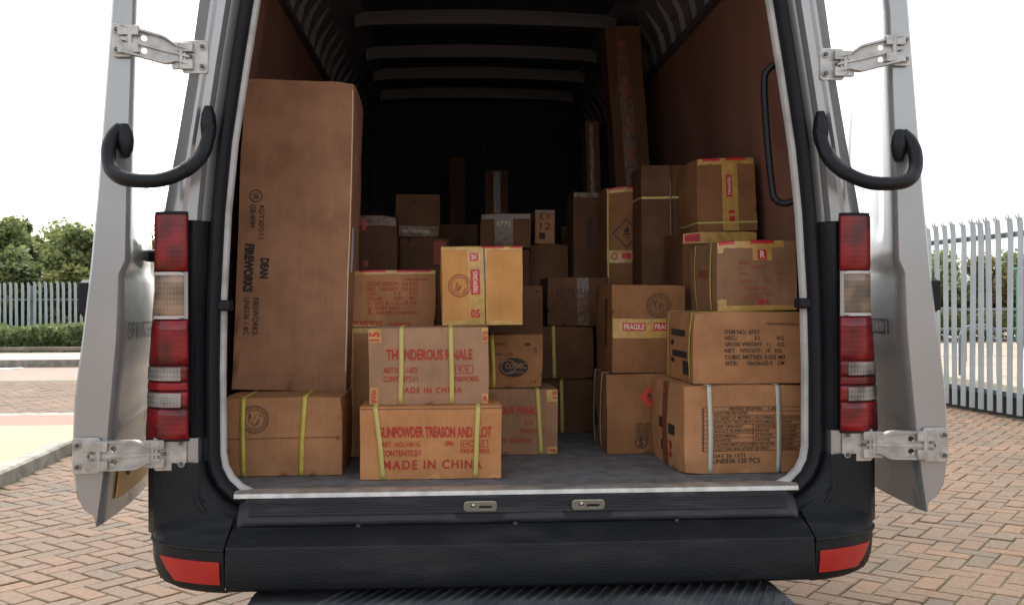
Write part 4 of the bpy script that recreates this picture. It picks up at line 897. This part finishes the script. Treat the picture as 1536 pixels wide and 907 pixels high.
c.patch(786, 515, 794, 519, 'black_ink').text('Y2', 799, 522, 804, 530, rot=45).text('GROSS WT 12', 742, 514, 760, 518, 'brown_ink').text('N.E.W. 2.1 KG', 743, 529, 768, 533, 'brown_ink').text('1.4', 796, 570, 805, 577, 'brown_ink'); c.done()
c = Carton('dim carton just showing between the bright taped carton and the hazard diamond carton', -.09, .143, .687, 1.238, .93, .17, 'shaded_brown_kraft', (713, 813, 430, 660), (0, 0, -2), 10)
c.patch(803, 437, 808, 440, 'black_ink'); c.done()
c = Carton('dim carton with a faint black hazard diamond and a shiny strip of tape', .181, .415, 1.091, 1.273, 1.11, .33, 'shaded_brown_kraft', (822, 915, 416, 488), (0, 0, 0), 11)
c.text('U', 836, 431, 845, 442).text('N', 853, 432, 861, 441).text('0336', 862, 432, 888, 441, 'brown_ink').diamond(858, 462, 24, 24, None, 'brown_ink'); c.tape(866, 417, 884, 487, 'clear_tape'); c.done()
c = Carton('dim carton with one pale vertical strap, under the faint hazard diamond carton', .119, .355, .894, 1.089, 1.115, .34, 'shaded_brown_kraft', (797, 890, 491, 567), (0, 0, 0), 12)
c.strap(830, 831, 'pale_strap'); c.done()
c = Carton('dark carton on the floor, lowest of the dim middle stack', .115, .358, .687, .892, 1.13, .34, 'shaded_brown_kraft', (797, 888, 567, 648), (0, 0, .5), 13); c.strap(842, 842, 'pale_strap'); c.done()
# --- right middle column
c = Carton('carton with a red diamond label and white-strapped side, on the floor past the aisle', .322, .588, .687, .945, .60, .34, 'half_shaded_kraft', (910, 1030, 562, 683), (0, 0, -1.0), 14)
c.diamond(972, 597, 14.5, 17, 'orange_label', None, flame=True); c.strap(.25, .22, 'white_strap', 'left'); c.strap(.08, .07, 'white_strap', 'left')
for i in range(5): c.text('UN 0336 FW'[:5+i], 953, 636+4*i, 974, 639+4*i, 'black_ink')
c.ringmark(961, 666, 9, 'black_ink', .16).text('S', 957.5, 660, 964, 672, bold=.03).text('X', 968, 656, 973, 664); c.patch(0, 0, 0, 0, 'black_ink', 'left', m=(.05, .07, .16, .12)); c.done()
c = Carton('square carton with a round stamp and a band of red-printed tape across its front', .343, .584, .948, 1.236, .62, .33, 'half_shaded_kraft', (918, 1027, 427, 557), (0, .3, .5), 15)
c.stamp(987, 457, 18, 'brown_ink'); c.tape(918.5, 477, 1026.5, 506, red=((933, 483, 968, 495), (980, 483, 1015, 495))); c.text('FRAGILE', 935, 485, 966, 493, 'white_print', bold=.02, off=.0026).text('FRAGILE', 982, 485, 1013, 493, 'white_print', bold=.02, off=.0026)
c.text('FIREWORKS', 0, 0, 0, 0, 'black_ink', -90, .02, 'left', m=(.20, .08, .245, .24)); c.done()
# --- right front stack
c = Carton('large white-strapped carton with a black printed table, on the floor at the right front', .482, .842, .687, .938, .214, .365, 'kraft', (1025, 1207, 578, 712), (0, 0, 2.6), 16, .007, worn=.004)
c.strap(1062, 1064, 'white_strap'); c.strap(1165, 1166, 'white_strap')
rnd = random.Random(5); c.frame(1053, 610, 1201, 678, 'black_ink', .7)
for k in range(17): c.patch(1050.5, 612+k*3.9, 1053, 614+k*3.9, 'black_ink', n=2)
for k in range(1, 10): c.patch(1054, 610+k*6.8, 1200, 610.6+k*6.8, 'black_ink', n=5)
c.patch(1127, 624, 1127.8, 676, 'black_ink', n=4); c.text('FIREWORKS DESCRIPTION', 1092, 611.5, 1140, 616, bold=.02).text('1.4G', 1150, 611.5, 1163, 616, bold=.02)
WORDS = ['CAUTION EMITS SHOWERS', 'LIGHT FUSE AND RETIRE', 'AT LEAST 25 METRES', 'DO NOT RETURN', 'KEEP UPRIGHT', 'ADULT SUPERVISION', 'SHOOTS FLAMING BALLS', 'WEAR EYE PROTECTION']
for k in range(1, 10):
    y = 610+k*6.8; l = rnd.uniform(24, 66); c.text(WORDS[k % 8], 1069, y+1.5, 1069+l, y+5.6, bold=.012)
    if k > 1: c.text(WORDS[(k+3) % 8], 1130, y+1.5, 1130+rnd.uniform(20, 32), y+5.6, bold=.012); c.text(WORDS[(k+5) % 8], 1171, y+1.5, 1171+rnd.uniform(14, 27), y+5.6, bold=.012)
c.text('DAY 26 1573', 1067, 682, 1116, 687.5, bold=.01).text('UN0336 120 PCS', 1067, 689, 1138, 696.5, bold=.01)
c.tape(0, 0, 0, 0, 'clear_tape', face='left', mm=(.14, 0, .20, c.h)); c.patch(0, 0, 0, 0, 'red_ink', 'left', m=(.150, .02, .156, .24)); c.patch(0, 0, 0, 0, 'red_ink', 'left', m=(.18, .02, .184, .23))
c.patch(0, 0, 0, 0, 'black_ink', 'left', m=(.10, .11, .15, .14)); c.patch(0, 0, 0, 0, 'black_ink', 'left', m=(.22, .10, .28, .13)); c.text('P4', 0, 0, 0, 0, 'red_ink', -90, .02, 'left', m=(.21, .03, .25, .08)); c.patch(0, 0, 0, 0, 'black_ink', 'left', m=(.12, .04, .14, .07)); c.done()
c = Carton('carton listing ITEM NO and weights in black capitals, on the white-strapped table carton', .518, .852, .942, 1.149, .24, .345, 'kraft', (1040, 1209, 468, 576), (0, 0, .4), 17, .004)
c.lines([('ITEM NO.: 6757', 1087, 495, 1139, 501.5), ('NEC.:', 1087, 504, 1106, 510), ('3.2', 1131, 504, 1140, 510), ('KG', 1165, 504, 1175, 510), ('GROSS WEIGHT:  11', 1087, 513.5, 1155, 519.5), ('KG', 1166, 513.5, 1176, 519.5), ('NET   WEIGHT:  10', 1087, 523, 1155, 529), ('KG', 1162, 523, 1172, 529), ('CUBIC METRES: 0.035 M3', 1087, 532.5, 1177, 539), ('SIZE:', 1087, 542, 1106, 548), ('36x36x23.5', 1120, 542, 1158, 548), ('CM', 1166, 542, 1176, 548)], 'black_ink', .014)
c.text('FIREWORKS UN0336', 1150, 483.5, 1198, 487.5, 'brown_ink', bold=.01)
c.strap(.322, .305, 'strap', 'left', .012); c.strap(.045, .04, 'pale_strap', 'left', .010)
for q in ((.08, .135, .26, .155), (.08, .105, .12, .12), (.10, .07, .28, .09), (.08, .05, .12, .065), (.22, .02, .29, .062)): c.patch(0, 0, 0, 0, 'black_ink', 'left', m=q)
c.done()
c = Carton('greyish carton with torn yellow tape and red print, topmost of the right front stack', .606, .846, 1.153, 1.360, .30, .36, 'grey_kraft', (1076, 1195, 360, 466), (0, -.8, -1.0), 18, .006, worn=.004)
c.edge_tape(0, .85, .020, red=((.02, .22), (.42, .72))); c.tape(1077, 361, 1085, 377); c.tape(1129, 362, 1158, 389, red=((1136, 373, 1150, 388),)); c.text('R', 1140, 375, 1147, 386, 'white_print', bold=.02, off=.0028)
c.tape(1077, 458, 1194, 465.6); c.tape(1077, 448, 1090, 466, off=.0016); c.patch(1137, 449, 1145, 456, 'red_tape'); c.patch(1148, 450, 1152, 455, 'red_tape')
c.lines([('THUNDERBOLT', 1107, 390, 1122, 395), ('ART.NO.:', 1107, 398, 1114, 402), ('MULTISHOT', 1126, 397, 1146, 402), ('02', 1161, 388, 1170, 392), ('CONTENTS', 1107, 407, 1120, 411), ('6/1', 1139, 406, 1146, 411), ('1.4G', 1162, 398, 1172, 403), ('KGS', 1162, 407, 1172, 412), ('PACKING', 1108, 418, 1126, 423), ('27 SHOT', 1144, 418, 1156, 424), ('M3', 1164, 417, 1172, 422), ('FIREWORKS', 1117, 429, 1147, 434), ('X', 1109, 429, 1112, 433), ('5', 1167, 429, 1171, 434), ('MADE IN CHINA', 1122, 438, 1157, 443), ('T', 1112, 445, 1115, 450), ('KEEP DRY', 1118, 445, 1140, 449)], 'faint_ink', .01)
c.strap(.30, .30, 'pale_strap', 'left', .012); c.strap(.10, .11, 'pale_strap', 'left', .010); c.text('WARNING', 0, 0, 0, 0, 'faint_ink', m=(.15, .10, .26, .13), face='left'); c.done()
c = Carton('carton with a red label on its top edge, mostly behind the torn-taped greyish carton', .592, .842, .687, 1.414, .675, .28, 'shaded_brown_kraft', (1026, 1137, 347, 660), (0, 0, 0), 19)
c.patch(1028, 349, 1052, 361, 'red_tape'); c.text('FIREWORKS', 1031, 352, 1050, 358, 'faint_ink', off=.003); c.tape(1026, 347.5, 1136, 364, off=.0007); c.done()
c = Carton('upright carton with red-printed tape down its front, highest at the right near the grab bar', .648, .850, 1.417, 1.663, .69, .26, 'half_shaded_kraft', (1050, 1140, 236, 350), (0, -1.5, 0), 20, .004)
c.tape(1088, 237, 1112, 349, red=((1094, 263, 1103, 296), (1097, 317, 1106, 322), (1098, 326, 1106, 335))); c.text('FIREWORKS', 1096, 266, 1101, 293, 'white_print', -90, .02, off=.0026); c.edge_tape(.02, .98, .02, red=((.1, .4), (.5, .85))); c.hstrap(336, 'pale_strap', .006); c.done()
c = Carton('tall plain brown carton with one horizontal pale strap, left of the highest right carton', .518, .735, .687, 1.681, 1.0, .24, 'shaded_brown_kraft', (963, 1050, 248, 660), (0, 0, -1), 21, .004, name='tall_carton')
c.hstrap(297, 'pale_strap', .008); c.strap(1006, 1006, 'clear_tape', wd=.01, over=False); c.done()
c = Carton('narrow upright carton with a black flame diamond and a taped waist', .420, .555, .687, 1.626, 1.20, .22, 'half_shaded_kraft', (910, 962, 280, 650), (0, 0, 0), 22, .002, name='tall_carton')
c.diamond(939, 351, 20.5, 22, None, 'black_ink'); c.tape(910.5, 377, 961.5, 396, red=((932, 381, 946, 390),)); c.edge_tape(0, 1, .02, red=((.05, .5), (.6, .97))); c.ringmark(921, 386, 5, 'red_ink', .3, off=.002); c.strap(912, 912, 'pale_strap', wd=.006, over=False); c.done()
c = Carton('narrow dark upright carton with vertical black lettering, left of the flame diamond carton', .328, .462, .687, 1.638, 1.50, .22, 'shaded_brown_kraft', (860, 908, 288, 640), (0, 0, 0), 23, .002, name='tall_carton')
c.text('FIREWORKS', 880, 328, 889, 376, 'black_ink', -90, .02).text('X', 868, 319, 873, 325, 'black_ink'); c.tape(861, 289, 907, 296, 'clear_tape'); c.done()
# the leaning tower at the back right, and its neighbour
c = Carton('very tall narrow carton leaning left near the roof at the back right', .655, .815, .687, 2.445, 1.92, .16, 'shaded_brown_kraft', (918, 968, 45, 640), (1.2, -4.3, 0), 24, .003, name='tall_carton')
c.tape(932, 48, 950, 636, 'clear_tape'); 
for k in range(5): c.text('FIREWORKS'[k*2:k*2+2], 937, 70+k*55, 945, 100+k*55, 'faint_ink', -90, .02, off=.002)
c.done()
c = Carton('dark thin upright carton standing left of the leaning tower', .500, .565, .687, 2.055, 2.15, .15, 'shaded_brown_kraft', (888, 908, 180, 640), (0, -1.2, 0), 25, .002, name='tall_carton'); c.tape(893, 185, 899, 600, 'clear_tape'); c.done()
# --- dim boxes at the back
c = Carton('plain dark carton carrying the smallest carton, in shadow at the middle', .152, .318, .687, 1.428, 1.60, .26, 'shaded_brown_kraft', (794, 852, 366, 640), (0, 0, 0), 26); c.done()
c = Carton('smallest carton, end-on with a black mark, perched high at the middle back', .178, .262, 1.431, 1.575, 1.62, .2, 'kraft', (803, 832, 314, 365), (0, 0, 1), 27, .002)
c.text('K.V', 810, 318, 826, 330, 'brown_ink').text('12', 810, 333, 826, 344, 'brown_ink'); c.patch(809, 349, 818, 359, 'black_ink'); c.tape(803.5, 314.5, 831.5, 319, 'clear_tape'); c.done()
c = Carton('dark carton half hidden right behind the smallest carton', .330, .450, .687, 1.531, 1.95, .25, 'shaded_brown_kraft', (843, 881, 338, 620), (0, 0, 0), 28); c.tape(846, 339, 880, 344, 'clear_tape'); c.done()
c = Carton('dark plain carton hidden mostly behind the bright square taped carton', -.065, .145, .687, 1.402, 1.53, .28, 'shaded_brown_kraft', (718, 796, 372, 640), (0, 0, 0), 29); c.done()
c = Carton('wide dark carton with shiny tape marks along its top, above the bright square carton', -.060, .153, 1.405, 1.549, 1.51, .28, 'shaded_brown_kraft', (720, 797, 320, 372), (0, 0, -1.5), 30, .003)
c.tape(721, 321, 796, 328, 'clear_tape').text('(77)', 746, 332, 766, 340, 'edge_and_glare', bold=.01); c.tape(742, 321, 770, 371, 'clear_tape'); c.done()  # pale characters stand in for glare on the clear tape
c = Carton('plain dark carton with a red patch on its front, under the tilted carton', -.395, -.190, .687, 1.453, 1.60, .26, 'shaded_brown_kraft', (600, 672, 357, 640), (0, 0, 0), 31); c.patch(650, 362, 668, 398, 'faint_ink'); c.done()
c = Carton('slightly tilted carton with painted tape glare near its foot, on the red-patched dark carton', -.417, -.227, 1.458, 1.641, 1.64, .24, 'shaded_brown_kraft', (593, 660, 293, 357), (0, .8, 3), 32, .003)
c.text('NO. 3 FIREWORKS', 604, 345, 646, 350, 'edge_and_glare', bold=.01).patch(619, 301, 624, 305, 'black_ink'); c.tape(594, 340, 659, 355, 'clear_tape'); c.done()  # pale wording is glare of the tape strip, painted on
c = Carton('upright carton with shiny tape at its top, right beside the tallest box', -.545, -.387, .687, 1.513, 1.20, .24, 'shaded_brown_kraft', (533, 595, 323, 640), (0, 0, 1), 33, .003, name='tall_carton')
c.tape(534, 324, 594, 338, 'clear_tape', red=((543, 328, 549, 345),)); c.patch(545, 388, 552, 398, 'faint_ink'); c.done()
c = Carton('low dark carton in shadow between the tilted carton and the shiny taped one', -.249, -.050, .687, 1.560, 2.20, .3, 'shaded_brown_kraft', (655, 716, 336, 600), (0, 0, 0), 34); c.done()
c = Carton('thin tall plain dark carton, tallest of the two standing at the far back', -.183, -.092, .687, 2.048, 3.3, .14, 'shaded_brown_kraft', (675, 698, 235, 560), (0, 0, 0), 35, .002, name='tall_carton'); c.done()
c = Carton('thin dark carton with shiny tape down its front, at the far back middle', .016, .145, .687, 1.930, 3.0, .16, 'shaded_brown_kraft', (728, 762, 255, 580), (0, 0, 0), 36, .002, name='tall_carton'); c.tape(741, 257, 751, 500, 'clear_tape'); c.done()
